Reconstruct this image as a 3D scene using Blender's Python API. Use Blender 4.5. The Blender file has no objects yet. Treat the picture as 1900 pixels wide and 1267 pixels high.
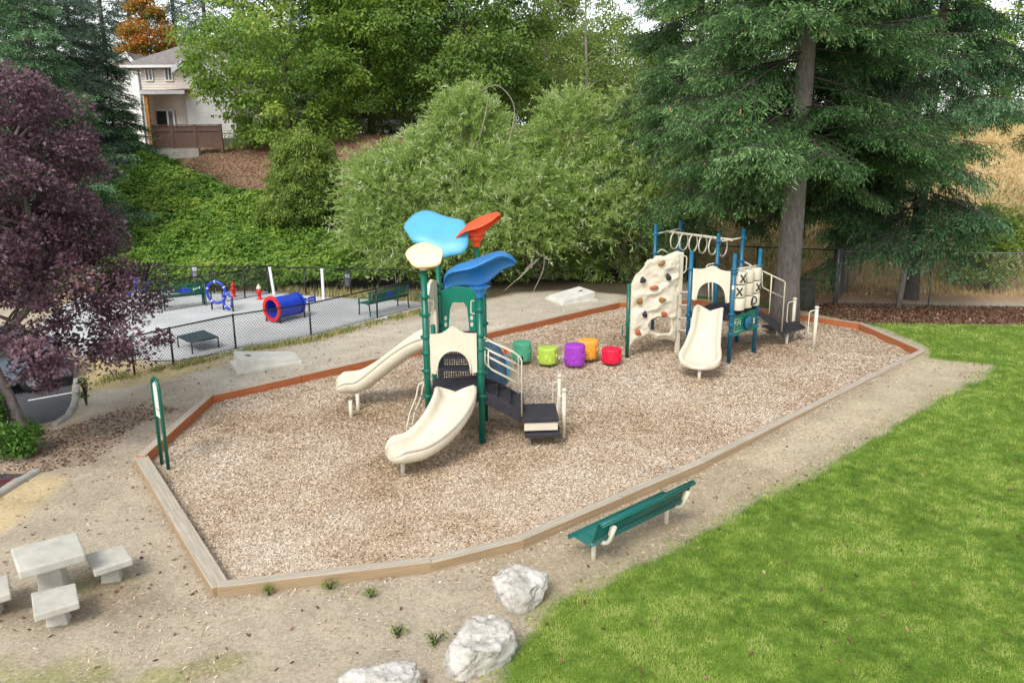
import bpy, math, random
import numpy as np
from mathutils import Matrix, Vector
random.seed(7); rng = np.random.default_rng(11)
sc = bpy.context.scene
COL = sc.collection
# ------------------------------------------------------------------ camera
FPX = 1500.0; PITCH = math.atan(1500/5850.0); ROLL = math.radians(-0.45); CAMH = 6.0
def _Rx(a): c,s = math.cos(a),math.sin(a); return np.array([[1,0,0],[0,c,-s],[0,s,c]])
def _Rz(a): c,s = math.cos(a),math.sin(a); return np.array([[c,-s,0],[s,c,0],[0,0,1]])
CM = _Rx(math.pi/2-PITCH)@_Rz(ROLL)
cam_d = bpy.data.cameras.new('camera'); cam = bpy.data.objects.new('camera', cam_d); COL.objects.link(cam)
cam_d.sensor_width = 36; cam_d.lens = FPX/1900*36; cam_d.clip_end = 2000
mw = Matrix([[*CM[0],0],[*CM[1],0],[*CM[2],CAMH],[0,0,0,1]]); cam.matrix_world = mw
sc.camera = cam
# ------------------------------------------------------------------ sky, sun, exposure
SUN_EL, SUN_AZ = math.radians(47), math.radians(205)      # azimuth clockwise from +Y
w = bpy.data.worlds.new('World'); sc.world = w; w.use_nodes = True
nt = w.node_tree; bg = nt.nodes['Background']
sky = nt.nodes.new('ShaderNodeTexSky'); sky.sky_type = 'NISHITA'; sky.sun_disc = False
sky.sun_elevation = SUN_EL; sky.sun_rotation = SUN_AZ; sky.dust_density = 1.0; sky.air_density = 1.0; sky.ozone_density = 1.0
hs = nt.nodes.new('ShaderNodeHueSaturation'); hs.inputs['Saturation'].default_value = 0.22
nt.links.new(sky.outputs[0], hs.inputs['Color']); nt.links.new(hs.outputs[0], bg.inputs['Color'])
bg.inputs['Strength'].default_value = 0.15
sun_d = bpy.data.lights.new('sun','SUN'); sun_d.energy = 1.5; sun_d.angle = math.radians(20); sun_d.color = (1,0.96,0.9)
sun = bpy.data.objects.new('sun', sun_d); COL.objects.link(sun)
sd = Vector((math.sin(SUN_AZ)*math.cos(SUN_EL), math.cos(SUN_AZ)*math.cos(SUN_EL), math.sin(SUN_EL)))
sun.rotation_euler = sd.to_track_quat('Z','Y').to_euler()
sc.view_settings.view_transform = 'Standard'; sc.view_settings.look = 'None'
sc.view_settings.exposure = 0.86; sc.view_settings.gamma = 1
sc.cycles.max_bounces = 6; sc.cycles.diffuse_bounces = 3; sc.cycles.transmission_bounces = 3; sc.cycles.transparent_max_bounces = 12

# ------------------------------------------------------------------ survey helpers
def ray(u,v): return CM@np.array([(u-950)/FPX, -(v-633.5)/FPX, -1.0])
def P(u,v,z=0.0):
    d = ray(u,v); return d*((z-CAMH)/d[2])+np.array([0,0,CAMH])
def A(u,v,Y):
    d = ray(u,v); return d*(Y/d[1])+np.array([0,0,CAMH])
def proj(p):
    q = CM.T@(np.array(p,float)-np.array([0,0,CAMH])); return 950+FPX*q[0]/-q[2], 633.5-FPX*q[1]/-q[2]
def zat(xy, v):
    lo,hi = -2.0,30.0
    for _ in range(40):
        m = (lo+hi)/2
        if proj((xy[0],xy[1],m))[1] > v: lo = m
        else: hi = m
    return lo
def fract_hash(ix, iy, s):
    h = (ix*374761393 + iy*668265263 + s*982451653) & 0xffffffff
    h = ((h ^ (h>>13))*1274126177) & 0xffffffff
    return ((h ^ (h>>16)) & 0xffff)/65535.0
def vnoise(x, y, s=0):
    x = np.asarray(x,float); y = np.asarray(y,float)
    ix = np.floor(x).astype(np.int64); iy = np.floor(y).astype(np.int64)
    fx = x-ix; fy = y-iy; fx = fx*fx*(3-2*fx); fy = fy*fy*(3-2*fy)
    a = fract_hash(ix,iy,s); b = fract_hash(ix+1,iy,s); c = fract_hash(ix,iy+1,s); d = fract_hash(ix+1,iy+1,s)
    return (a*(1-fx)+b*fx)*(1-fy)+(c*(1-fx)+d*fx)*fy
def fbm(x, y, s=0, o=4):
    t = 0; a = 0.5
    for i in range(o):
        t = t+a*vnoise(np.asarray(x)*2**i, np.asarray(y)*2**i, s+i*17); a *= 0.5
    return t/(1-0.5**o)
def sstep(a,b,x):
    t = np.clip((np.asarray(x,float)-a)/(b-a),0,1); return t*t*(3-2*t)
def inpoly(x, y, poly):
    x = np.asarray(x,float); y = np.asarray(y,float); r = np.zeros(x.shape,bool); n = len(poly)
    for i in range(n):
        x1,y1 = poly[i][:2]; x2,y2 = poly[(i+1)%n][:2]
        if y1 == y2: continue
        c = ((y1>y)!=(y2>y)) & (x < (x2-x1)*(y-y1)/(y2-y1)+x1)
        r ^= c
    return r
def sdist(x, y, poly):      # positive inside
    x = np.asarray(x,float); y = np.asarray(y,float); d = np.full(x.shape,1e9); n = len(poly)
    for i in range(n):
        ax,ay = poly[i][:2]; bx,by = poly[(i+1)%n][:2]
        vx,vy = bx-ax,by-ay; L = vx*vx+vy*vy+1e-12
        t = np.clip(((x-ax)*vx+(y-ay)*vy)/L,0,1)
        d = np.minimum(d, np.hypot(x-ax-t*vx, y-ay-t*vy))
    return np.where(inpoly(x,y,poly), d, -d)

# ------------------------------------------------------------------ terrain
HBX = [-60,-22,-13.8,-9.5,-4.4,2,6,11,16,24,60]
HBY = [36,33.5,32.2,31.8,31.5,33,32.5,30.8,30.5,30,31]
def hill(x, y):
    y0 = np.interp(x, HBX, HBY); top = np.interp(x, [-60,-16,-9,-2,10,60],[5.0,5.2,5.8,5.9,5.9,6.0])
    t = np.clip((y-y0)/17.0, 0, 1); t = 0.35*t+0.65*t*t*(3-2*t)
    h = top*t
    h = h + sstep(52,95,y)*np.interp(x,[-20,5,60],[0.4,0.8,2.0])
    return h
BED_PX = [(262,846),(408,1083),(795,1038),(965,996),(1301,855),(1712,650),(1597,600),(1435,576),(1300,556),(1148,561),(700,664),(390,733)]
BED = [P(u,v,0.22)[:2] for u,v in BED_PX]
ASPH = [P(u,v,0.0)[:2] for u,v in [(134,672),(142,700),(140,740),(128,768),(105,785),(40,800),(-200,800),(-420,760),(-420,640),(60,618),(118,628)]]
ASPH2 = [P(u,v,0.0)[:2] for u,v in [(62,874),(20,900),(-20,925),(-120,985),(-400,980),(-400,868),(-60,868)]]
DOG_PX = [(330,672),(438,653),(578,629),(700,597),(792,573),(780,560),(700,556),(600,552),(500,541),(300,542),(150,545),(60,610),(150,668)]
DOG = [P(u,v,0.2)[:2] for u,v in DOG_PX]
def gz(x, y):
    x = np.asarray(x,float); y = np.asarray(y,float)
    base = 0.07+0.13*sstep(13,20,y+0.25*x)
    return base + hill(x,y) + 0.03*(fbm(x*0.35,y*0.35,3)-0.5)
def hit(u, v):
    d = ray(u,v); o = np.array([0,0,CAMH])
    t0 = 3.0
    for i in range(4000):
        t1 = t0+0.05; p = o+d*t1
        if p[2] < float(gz(p[0],p[1])):
            return p
        t0 = t1
        if t1 > 190: break
    return o+d*190
# ------------------------------------------------------------------ mesh builder
class MB:
    def __init__(s): s.v=[]; s.f=[]; s.sm=[]; s.mi=[]
    def add(s, vs, fs, smooth=False, mi=0):
        o = len(s.v); s.v += [tuple(map(float,p)) for p in vs]
        s.f += [tuple(i+o for i in f) for f in fs]; s.sm += [smooth]*len(fs); s.mi += [mi]*len(fs); return s
    def obox(s, c, ax, ay, az, mi=0):   # centre and three half-extent vectors
        c,ax,ay,az = (np.array(k,float) for k in (c,ax,ay,az))
        vs = [c+i*ax+j*ay+k*az for k in (-1,1) for j in (-1,1) for i in (-1,1)]
        return s.add(vs, [(0,2,3,1),(4,5,7,6),(0,1,5,4),(2,6,7,3),(0,4,6,2),(1,3,7,5)], False, mi)
    def box(s, c, d, rz=0, mi=0):
        ca,sa = math.cos(rz),math.sin(rz)
        return s.obox(c,(ca*d[0]/2,sa*d[0]/2,0),(-sa*d[1]/2,ca*d[1]/2,0),(0,0,d[2]/2),mi)
    def tube(s, path, r, n=10, closed=False, mi=0, cap=True):
        p = [np.array(q,float) for q in path]; m = len(p)
        rs = r if hasattr(r,'__len__') else [r]*m
        tan = []
        for i in range(m):
            a = p[(i-1)%m] if (closed or i>0) else p[i]; b = p[(i+1)%m] if (closed or i<m-1) else p[i]
            t = b-a; tan.append(t/(np.linalg.norm(t)+1e-12))
        up = np.array([0,0,1.]) if abs(tan[0][2])<0.9 else np.array([1.,0,0])
        x = np.cross(up,tan[0]); x /= np.linalg.norm(x); vs=[]
        for i in range(m):
            x = x-tan[i]*np.dot(x,tan[i]); x /= (np.linalg.norm(x)+1e-12); y = np.cross(tan[i],x)
            for k in range(n):
                a = 2*math.pi*k/n; vs.append(p[i]+rs[i]*(math.cos(a)*x+math.sin(a)*y))
        fs = []
        for i in range(m if closed else m-1):
            j = (i+1)%m
            for k in range(n):
                l=(k+1)%n; fs.append((i*n+k,i*n+l,j*n+l,j*n+k))
        s.add(vs,fs,True,mi)
        if cap and not closed:
            o = len(s.v)-len(vs)
            s.f += [tuple(o+k for k in reversed(range(n))), tuple(o+(m-1)*n+k for k in range(n))]; s.sm += [False]*2; s.mi += [mi]*2
        return s
    def lathe(s, prof, c=(0,0,0), n=20, mi=0, smooth=True, wob=None):
        vs=[]; c=np.array(c,float)
        for r,z in prof:
            for k in range(n):
                a = 2*math.pi*k/n; rr = r*(wob(a,z) if wob else 1)
                vs.append(c+np.array([rr*math.cos(a),rr*math.sin(a),z]))
        fs=[]
        for i in range(len(prof)-1):
            for k in range(n):
                l=(k+1)%n; fs.append((i*n+k,i*n+l,(i+1)*n+l,(i+1)*n+k))
        s.add(vs,fs,smooth,mi); o=len(s.v)-len(vs); m=len(prof)
        s.f += [tuple(o+k for k in reversed(range(n))), tuple(o+(m-1)*n+k for k in range(n))]; s.sm += [False]*2; s.mi += [mi]*2
        return s
    def prism(s, out, o, ex, ey, th, mi=0):   # 2-D outline in plane (ex,ey) at o, thickness th centred
        o,ex,ey = (np.array(k,float) for k in (o,ex,ey)); n_ = np.cross(ex,ey); n_ /= np.linalg.norm(n_)
        a = [o+ex*x+ey*y+n_*th/2 for x,y in out]; b = [o+ex*x+ey*y-n_*th/2 for x,y in out]; n=len(out)
        fs=[tuple(range(n)), tuple(reversed(range(n,2*n)))]+[(i,n+i,n+(i+1)%n,(i+1)%n) for i in range(n)]
        return s.add(a+b,fs,False,mi)
    def sweep(s, pts, half, prof, side=None, mi=0):   # prof(hw)-> closed list of (lateral, up)
        p=[np.array(q,float) for q in pts]; m=len(p); vs=[]; k=0
        for i in range(m):
            t = p[min(i+1,m-1)]-p[max(i-1,0)]; t/=np.linalg.norm(t)
            sd_ = np.cross(t,[0,0,1.]); sd_/=np.linalg.norm(sd_); up=np.cross(sd_,t)
            pr = prof(half[i]); k=len(pr)
            for a,b in pr: vs.append(p[i]+sd_*a+up*b)
        fs=[(i*k+j,i*k+(j+1)%k,(i+1)*k+(j+1)%k,(i+1)*k+j) for i in range(m-1) for j in range(k)]
        fs += [tuple(reversed(range(k))), tuple((m-1)*k+j for j in range(k))]
        return s.add(vs,fs,True,mi)
    def build(s, name, mat, parent=None, bevel=0, sub=0, solid=0, local=False):
        org = ORG.get(parent.name, np.zeros(3)) if (parent and not local) else np.zeros(3)
        me = bpy.data.meshes.new(name); me.from_pydata([tuple(np.array(p)-org) for p in s.v],[],s.f)
        mats = mat if isinstance(mat,(list,tuple)) else [mat]
        for m_ in mats: me.materials.append(m_)
        me.polygons.foreach_set('use_smooth', s.sm); me.polygons.foreach_set('material_index', s.mi); me.update()
        o = bpy.data.objects.new(name, me); COL.objects.link(o)
        if parent: o.parent = parent; ORG[o.name] = org
        if solid: md=o.modifiers.new('so','SOLIDIFY'); md.thickness=solid; md.offset=0
        if bevel: md=o.modifiers.new('bv','BEVEL'); md.width=bevel; md.segments=2; md.limit_method='ANGLE'
        if sub: md=o.modifiers.new('ss','SUBSURF'); md.levels=sub; md.render_levels=sub
        return o
ORG = {}
def thing(name, label, cat, loc=(0,0,0), group=None):
    o = bpy.data.objects.new(name, None); COL.objects.link(o); o.location = tuple(map(float,loc)); o.empty_display_size=0.2
    o['label']=label; o['category']=cat
    if group: o['group']=group
    ORG[o.name] = np.array(loc,float); return o
def tag(o, label, cat, group=None, kind=None):
    o['label']=label; o['category']=cat
    if group: o['group']=group
    if kind: o['kind']=kind
    return o
def struct(o, label=None):
    o['kind']='structure'
    if label: o['label']=label
    return o
def npmesh(name, V, F, mat, parent=None, tint=None, smooth=False, colors=None):
    V = np.asarray(V,np.float32); F = np.asarray(F,np.int32); n,k = F.shape
    if parent is not None: V = V-ORG[parent.name].astype(np.float32)
    me = bpy.data.meshes.new(name); me.vertices.add(len(V)); me.vertices.foreach_set('co', V.ravel())
    me.loops.add(n*k); me.loops.foreach_set('vertex_index', F.ravel())
    me.polygons.add(n); me.polygons.foreach_set('loop_start', np.arange(0,n*k,k,dtype=np.int32)); me.polygons.foreach_set('loop_total', np.full(n,k,np.int32))
    if smooth: me.polygons.foreach_set('use_smooth', np.ones(n,bool))
    me.update(calc_edges=True)
    if tint is not None:
        a = me.attributes.new('tint','FLOAT','FACE'); a.data.foreach_set('value', np.asarray(tint,np.float32))
    if colors is not None:
        a = me.attributes.new('soil','FLOAT_COLOR','POINT'); c4 = np.ones((len(V),4),np.float32); c4[:,:3]=colors; a.data.foreach_set('color', c4.ravel())
    me.materials.append(mat); o = bpy.data.objects.new(name, me); COL.objects.link(o)
    if parent is not None: o.parent = parent; ORG[o.name]=ORG[parent.name]
    return o
# ------------------------------------------------------------------ materials
MATS = {}
def nodes(name):
    m = bpy.data.materials.new(name); m.use_nodes = True; t = m.node_tree; b = t.nodes['Principled BSDF']; return m,t,b
def lk(t,a,b): t.links.new(a,b)
def coords(t, kind='Object', scale=1):
    tc = t.nodes.new('ShaderNodeTexCoord'); mp = t.nodes.new('ShaderNodeMapping'); mp.inputs['Scale'].default_value = scale if hasattr(scale,'__len__') else (scale,)*3
    lk(t,tc.outputs[kind],mp.inputs['Vector']); return mp.outputs[0]
def noise(t, vec, sc_, det=4, rough=0.6):
    n = t.nodes.new('ShaderNodeTexNoise'); n.inputs['Scale'].default_value=sc_; n.inputs['Detail'].default_value=det; n.inputs['Roughness'].default_value=rough
    lk(t,vec,n.inputs['Vector']); return n.outputs['Fac']
def ramp(t, fac, stops):
    r = t.nodes.new('ShaderNodeValToRGB'); e = r.color_ramp.elements
    while len(e) < len(stops): e.new(0.5)
    for i,(p_,c) in enumerate(stops): e[i].position=p_; e[i].color=(*c,1) if len(c)==3 else c
    lk(t,fac,r.inputs[0]); return r.outputs[0]
def mixc(t, fac, a, b, mode='MIX'):
    m = t.nodes.new('ShaderNodeMix'); m.data_type='RGBA'; m.blend_type=mode
    for s_,val in ((m.inputs[0],fac),(m.inputs[6],a),(m.inputs[7],b)):
        if hasattr(val,'is_output'): lk(t,val,s_)
        else: s_.default_value = val if not isinstance(val,tuple) or len(val)==4 else (*val,1)
    return m.outputs[2]
def bump(t, b, h, strength=0.4, dist=0.02):
    n = t.nodes.new('ShaderNodeBump'); n.inputs['Strength'].default_value=strength; n.inputs['Distance'].default_value=dist
    lk(t,h,n.inputs['Height']); lk(t,n.outputs[0],b.inputs['Normal'])
def painted(name, col, rough=0.4, var=0.12, sc_=3.0, bmp=0.0, metal=0.0, dirt=None):
    m,t,b = nodes(name); v = coords(t)
    f = noise(t,v,sc_,6,0.65); c2 = tuple(max(0,c*(1-2*var)) for c in col); c1 = tuple(min(1,c*(1+var)) for c in col)
    c = ramp(t,f,[(0.3,c2),(0.7,c1)])
    if dirt:
        f2 = noise(t,v,sc_*5,5,0.7); c = mixc(t, ramp(t,f2,[(0.55,(0,0,0)),(0.75,(0.45,)*3)]), c, dirt)
    lk(t,c,b.inputs['Base Color']); b.inputs['Roughness'].default_value=rough; b.inputs['Metallic'].default_value=metal
    if bmp: bump(t,b,noise(t,v,sc_*12,3),bmp,0.004)
    MATS[name]=m; return m
cream = painted('cream_plastic',(0.66,0.60,0.47),0.38,0.05,2.0,dirt=(0.45,0.4,0.3))
creampipe = painted('cream_pipe',(0.62,0.57,0.45),0.4,0.06)
greenpost = painted('green_post',(0.0,0.12,0.075),0.33,0.12,4)
greenpanel = painted('green_panel',(0.0,0.19,0.12),0.4,0.08,4)
bluepost = painted('blue_post',(0.006,0.115,0.21),0.35,0.15,4)
blackdeck = painted('dark_coated_steel',(0.028,0.026,0.035),0.6,0.2,12,0.4)
sky_blue = painted('light_blue_plastic',(0.09,0.38,0.58),0.42,0.06,2)
mid_blue = painted('blue_plastic',(0.02,0.19,0.50),0.4,0.06,2)
orange_p = painted('orange_plastic',(0.85,0.09,0.015),0.42,0.05,2)
yellow_p = painted('pale_yellow_plastic',(0.90,0.68,0.40),0.45,0.04,2)
black_p = painted('black_paint',(0.012,0.012,0.014),0.4,0.1)
concrete = painted('concrete',(0.49,0.47,0.405),0.9,0.14,3,0.6,dirt=(0.36,0.35,0.30))
galv = painted('galvanised_steel',(0.20,0.21,0.22),0.45,0.2,8,metal=0.5)
red_p = painted('red_paint',(0.62,0.012,0.012),0.35,0.08)
royal = painted('royal_blue_paint',(0.012,0.05,0.5),0.35,0.1)
benchteal = (0.0,0.13,0.11)
greybluep = painted('greyblue_plastic',(0.09,0.16,0.25),0.4,0.15,6)
white_p = painted('white_paint',(0.72,0.72,0.70),0.5,0.06,6)
yel2 = painted('yellow_paint',(0.75,0.6,0.05),0.4,0.05)
glass_dark = painted('dark_glass',(0.02,0.035,0.04),0.08,0.1)
rubber = painted('tyre_rubber',(0.015,0.015,0.016),0.8,0.1)
alu = painted('wheel_alloy',(0.5,0.5,0.52),0.3,0.1,metal=0.8)
# perforated coated steel: real see-through holes
def perforated(name, col, pitch=0.03, hole=0.30, axes=(0,1)):
    m,t,b = nodes(name); b.inputs['Base Color'].default_value=(*col,1); b.inputs['Roughness'].default_value=0.35
    tc = t.nodes.new('ShaderNodeTexCoord'); sx = t.nodes.new('ShaderNodeSeparateXYZ'); lk(t,tc.outputs['UV'],sx.inputs[0])
    def math_(op,a,b_=None):
        n=t.nodes.new('ShaderNodeMath'); n.operation=op
        for i,val in enumerate((a,b_)):
            if val is None: continue
            if hasattr(val,'is_output'): lk(t,val,n.inputs[i])
            else: n.inputs[i].default_value=val
        return n.outputs[0]
    d=[]
    for k in (0,1):
        q = math_('FRACT', math_('DIVIDE', sx.outputs[k], pitch)); q = math_('SUBTRACT', q, 0.5); d.append(math_('MULTIPLY',q,q))
    dist = math_('SQRT', math_('ADD', d[0], d[1])); f = math_('LESS_THAN', dist, hole)
    tr = t.nodes.new('ShaderNodeBsdfTransparent'); mx = t.nodes.new('ShaderNodeMixShader')
    lk(t,f,mx.inputs[0]); lk(t,b.outputs[0],mx.inputs[1]); lk(t,tr.outputs[0],mx.inputs[2]); lk(t,mx.outputs[0],t.nodes['Material Output'].inputs[0])
    return m
perf_teal = perforated('perforated_teal_steel', benchteal, 0.032, 0.27)
perf_black = perforated('perforated_black_steel', (0.03,0.03,0.035), 0.05, 0.3)
def wood(name, col, dark, rough=0.85):
    m,t,b = nodes(name); v = coords(t,'UV',(1.2,26,26)); f = noise(t,v,1.0,6,0.7)
    v2 = coords(t,'Object',1); f2 = noise(t,v2,2.2,5,0.7)
    c = ramp(t,f,[(0.3,dark),(0.62,col)]); c = mixc(t, ramp(t,f2,[(0.4,(0,0,0)),(0.72,(0.55,)*3)]), c, tuple(k*0.72 for k in col))
    lk(t,c,b.inputs['Base Color']); b.inputs['Roughness'].default_value=rough; bump(t,b,f,0.5,0.01); return m
wood_top = wood('weathered_timber_top',(0.50,0.44,0.35),(0.27,0.23,0.17))
wood_side = wood('tan_timber_side',(0.42,0.30,0.175),(0.24,0.165,0.09))
wood_orange = wood('orange_stained_timber',(0.47,0.15,0.05),(0.27,0.08,0.03))
def leafmat(name, stops, trans=0.3, rough=0.5, spec=0.4):
    m,t,b = nodes(name); at = t.nodes.new('ShaderNodeAttribute'); at.attribute_name='tint'
    c = ramp(t,at.outputs['Fac'],stops); lk(t,c,b.inputs['Base Color']); b.inputs['Roughness'].default_value=rough
    b.inputs['Specular IOR Level'].default_value=spec
    tl = t.nodes.new('ShaderNodeBsdfTranslucent'); lk(t,c,tl.inputs['Color'])
    mx = t.nodes.new('ShaderNodeMixShader'); mx.inputs[0].default_value=trans
    lk(t,b.outputs[0],mx.inputs[1]); lk(t,tl.outputs[0],mx.inputs[2]); lk(t,mx.outputs[0],t.nodes['Material Output'].inputs[0]); return m
def barkmat(name, c1, c2):
    m,t,b = nodes(name); v = coords(t,'Object',(5,5,1.4)); f = noise(t,v,2.5,8,0.7)
    lk(t,ramp(t,f,[(0.3,c1),(0.7,c2)]),b.inputs['Base Color']); b.inputs['Roughness'].default_value=0.95; bump(t,b,f,0.9,0.05); return m
bark_grey = barkmat('grey_bark',(0.10,0.085,0.075),(0.27,0.235,0.21))
bark_dark = barkmat('dark_bark',(0.035,0.03,0.025),(0.12,0.10,0.08))
bark_pale = barkmat('pale_bark',(0.2,0.17,0.12),(0.42,0.38,0.3))
L_plum = leafmat('plum_leaves',[(0,(0.06,0.032,0.045)),(0.45,(0.155,0.085,0.11)),(0.85,(0.29,0.185,0.215)),(0.97,(0.31,0.18,0.20)),(1,(0.36,0.10,0.09))],0.35,0.45)
L_maple = leafmat('maple_leaves',[(0,(0.11,0.21,0.035)),(0.4,(0.225,0.37,0.06)),(0.8,(0.35,0.49,0.09)),(1,(0.52,0.56,0.14))],0.5)
L_maple2 = leafmat('dark_maple_leaves',[(0,(0.085,0.17,0.035)),(0.5,(0.19,0.32,0.065)),(1,(0.35,0.45,0.11))],0.5)
L_orange = leafmat('autumn_leaves',[(0,(0.12,0.16,0.02)),(0.4,(0.42,0.24,0.03)),(0.7,(0.62,0.2,0.04)),(1,(0.7,0.3,0.12))],0.4)
L_birch = leafmat('pale_green_leaves',[(0,(0.12,0.19,0.035)),(0.5,(0.25,0.35,0.08)),(1,(0.42,0.5,0.16))],0.45)
L_willow = leafmat('willow_leaves',[(0,(0.11,0.20,0.035)),(0.4,(0.27,0.41,0.09)),(0.75,(0.44,0.56,0.18)),(1,(0.70,0.76,0.52))],0.45)
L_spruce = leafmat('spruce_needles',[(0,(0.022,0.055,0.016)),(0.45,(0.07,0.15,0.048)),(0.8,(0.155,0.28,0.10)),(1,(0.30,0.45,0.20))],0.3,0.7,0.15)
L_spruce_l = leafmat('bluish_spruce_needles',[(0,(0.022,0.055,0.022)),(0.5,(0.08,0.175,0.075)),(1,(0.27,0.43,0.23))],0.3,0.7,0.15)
L_far = leafmat('far_conifer_needles',[(0,(0.04,0.075,0.05)),(0.5,(0.09,0.15,0.10)),(1,(0.18,0.26,0.18))],0.15,0.7)
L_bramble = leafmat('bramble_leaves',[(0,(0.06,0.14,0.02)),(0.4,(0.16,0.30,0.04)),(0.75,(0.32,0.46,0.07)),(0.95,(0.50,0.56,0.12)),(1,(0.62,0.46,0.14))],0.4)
L_young = leafmat('young_tree_leaves',[(0,(0.09,0.16,0.025)),(0.5,(0.21,0.31,0.05)),(1,(0.40,0.48,0.11))],0.42)
L_hedge = leafmat('hedge_leaves',[(0,(0.03,0.05,0.015)),(0.6,(0.08,0.11,0.025)),(1,(0.16,0.18,0.05))],0.2)
L_shrub = leafmat('shrub_leaves',[(0,(0.035,0.10,0.015)),(0.6,(0.10,0.22,0.03)),(1,(0.2,0.34,0.06))],0.35)
L_cone = painted('spruce_cones',(0.45,0.24,0.10),0.7,0.15)
G_lawn = leafmat('lawn_blades',[(0,(0.10,0.19,0.03)),(0.35,(0.22,0.35,0.06)),(0.7,(0.37,0.49,0.10)),(0.93,(0.53,0.60,0.18)),(1,(0.58,0.52,0.22))],0.4,0.55,0.3)
G_dry = leafmat('dry_grass_blades',[(0,(0.36,0.24,0.10)),(0.4,(0.60,0.45,0.21)),(0.8,(0.78,0.63,0.34)),(0.9,(0.24,0.28,0.07)),(1,(0.15,0.23,0.05))],0.3,0.7,0.2)
G_chip = leafmat('wood_chip_flakes',[(0,(0.20,0.125,0.065)),(0.15,(0.40,0.275,0.165)),(0.45,(0.555,0.43,0.295)),(0.75,(0.635,0.535,0.42)),(1,(0.73,0.66,0.57))],0.0,0.85,0.2)
G_bank = leafmat('bank_litter_bits',[(0,(0.16,0.095,0.055)),(0.5,(0.34,0.215,0.135)),(0.85,(0.45,0.32,0.21)),(1,(0.58,0.47,0.33))],0.0,0.9,0.2)
G_mulch = leafmat('brown_mulch_bits',[(0,(0.05,0.028,0.018)),(0.5,(0.15,0.08,0.05)),(0.85,(0.28,0.16,0.10)),(1,(0.42,0.32,0.22))],0.0,0.9,0.2)
# ground materials
def soilmat(name):
    m,t,b = nodes(name); at = t.nodes.new('ShaderNodeAttribute'); at.attribute_name='soil'
    v = coords(t,'Object',1); n1 = noise(t,v,1.3,6,0.65); n2 = noise(t,v,22,6,0.75); n3 = noise(t,v,90,3,0.7)
    vo = t.nodes.new('ShaderNodeTexVoronoi'); vo.inputs['Scale'].default_value=28; lk(t,v,vo.inputs['Vector'])
    c = mixc(t,0.85,at.outputs['Color'],ramp(t,n1,[(0.25,(0.72,)*3),(0.75,(1.22,)*3)]),'MULTIPLY')
    c = mixc(t,1.0,c,ramp(t,n2,[(0.3,(0.6,0.57,0.54)),(0.5,(1,1,1)),(0.75,(1.3,1.28,1.25))]),'MULTIPLY')
    c = mixc(t,1.0,c,ramp(t,n3,[(0.32,(0.62,0.6,0.58)),(0.5,(1,1,1)),(0.7,(1.25,1.25,1.25))]),'MULTIPLY')
    hsv = t.nodes.new('ShaderNodeSeparateColor'); lk(t,vo.outputs['Color'],hsv.inputs[0])
    sr = t.nodes.new('ShaderNodeSeparateColor'); lk(t,at.outputs['Color'],sr.inputs[0]); spf = mixc(t,1.0,ramp(t,hsv.outputs[0],[(0.90,(0,0,0)),(0.93,(0.4,)*3)]),ramp(t,sr.outputs[0],[(0.15,(0,0,0)),(0.25,(1,1,1))]),'MULTIPLY'); c = mixc(t,spf,c,(0.6,0.5,0.4,1))
    lk(t,c,b.inputs['Base Color']); b.inputs['Roughness'].default_value=0.97; b.inputs['Specular IOR Level'].default_value=0.2
    h = mixc(t,0.5,n2,n3); bump(t,b,h,0.7,0.03); return m
M_soil = soilmat('soil_and_path')
def chipbase(name):
    m,t,b = nodes(name); v = coords(t,'Object',(1,1,1)); n1 = noise(t,v,0.5,4,0.6); n0 = noise(t,v,6,4,0.6)
    dn = t.nodes.new('ShaderNodeVectorMath'); dn.operation='ADD'; lk(t,v,dn.inputs[0])
    vo = t.nodes.new('ShaderNodeTexVoronoi'); vo.inputs['Scale'].default_value=30; lk(t,v,vo.inputs['Vector'])
    s_ = t.nodes.new('ShaderNodeSeparateColor'); lk(t,vo.outputs['Color'],s_.inputs[0])
    c = ramp(t,s_.outputs[0],[(0,(0.18,0.11,0.065)),(0.3,(0.36,0.25,0.16)),(0.6,(0.50,0.38,0.28)),(1,(0.64,0.54,0.45))])
    c = mixc(t,0.8,c,ramp(t,n1,[(0.35,(0.8,0.72,0.66)),(0.65,(1.1,1.1,1.1))]),'MULTIPLY')
    lk(t,c,b.inputs['Base Color']); b.inputs['Roughness'].default_value=0.95; bump(t,b,vo.outputs['Distance'],0.8,0.02); return m
M_chip = chipbase('wood_chip_bed')
def gravelmat(name, col):
    m,t,b = nodes(name); v = coords(t); n1 = noise(t,v,0.6,5,0.6); n2 = noise(t,v,55,5,0.8)
    c = mixc(t,1.0,(*col,1),ramp(t,n1,[(0.3,(0.8,0.8,0.78)),(0.7,(1.12,1.12,1.12))]),'MULTIPLY')
    c = mixc(t,1.0,c,ramp(t,n2,[(0.3,(0.6,)*3),(0.6,(1.15,)*3)]),'MULTIPLY')
    lk(t,c,b.inputs['Base Color']); b.inputs['Roughness'].default_value=0.95; bump(t,b,n2,0.6,0.02); return m
M_dog = gravelmat('pale_grey_gravel',(0.52,0.53,0.53))
M_asph = gravelmat('asphalt',(0.075,0.078,0.085))
M_kerb = painted('kerb_concrete',(0.36,0.34,0.30),0.9,0.15,4,0.5)
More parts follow.
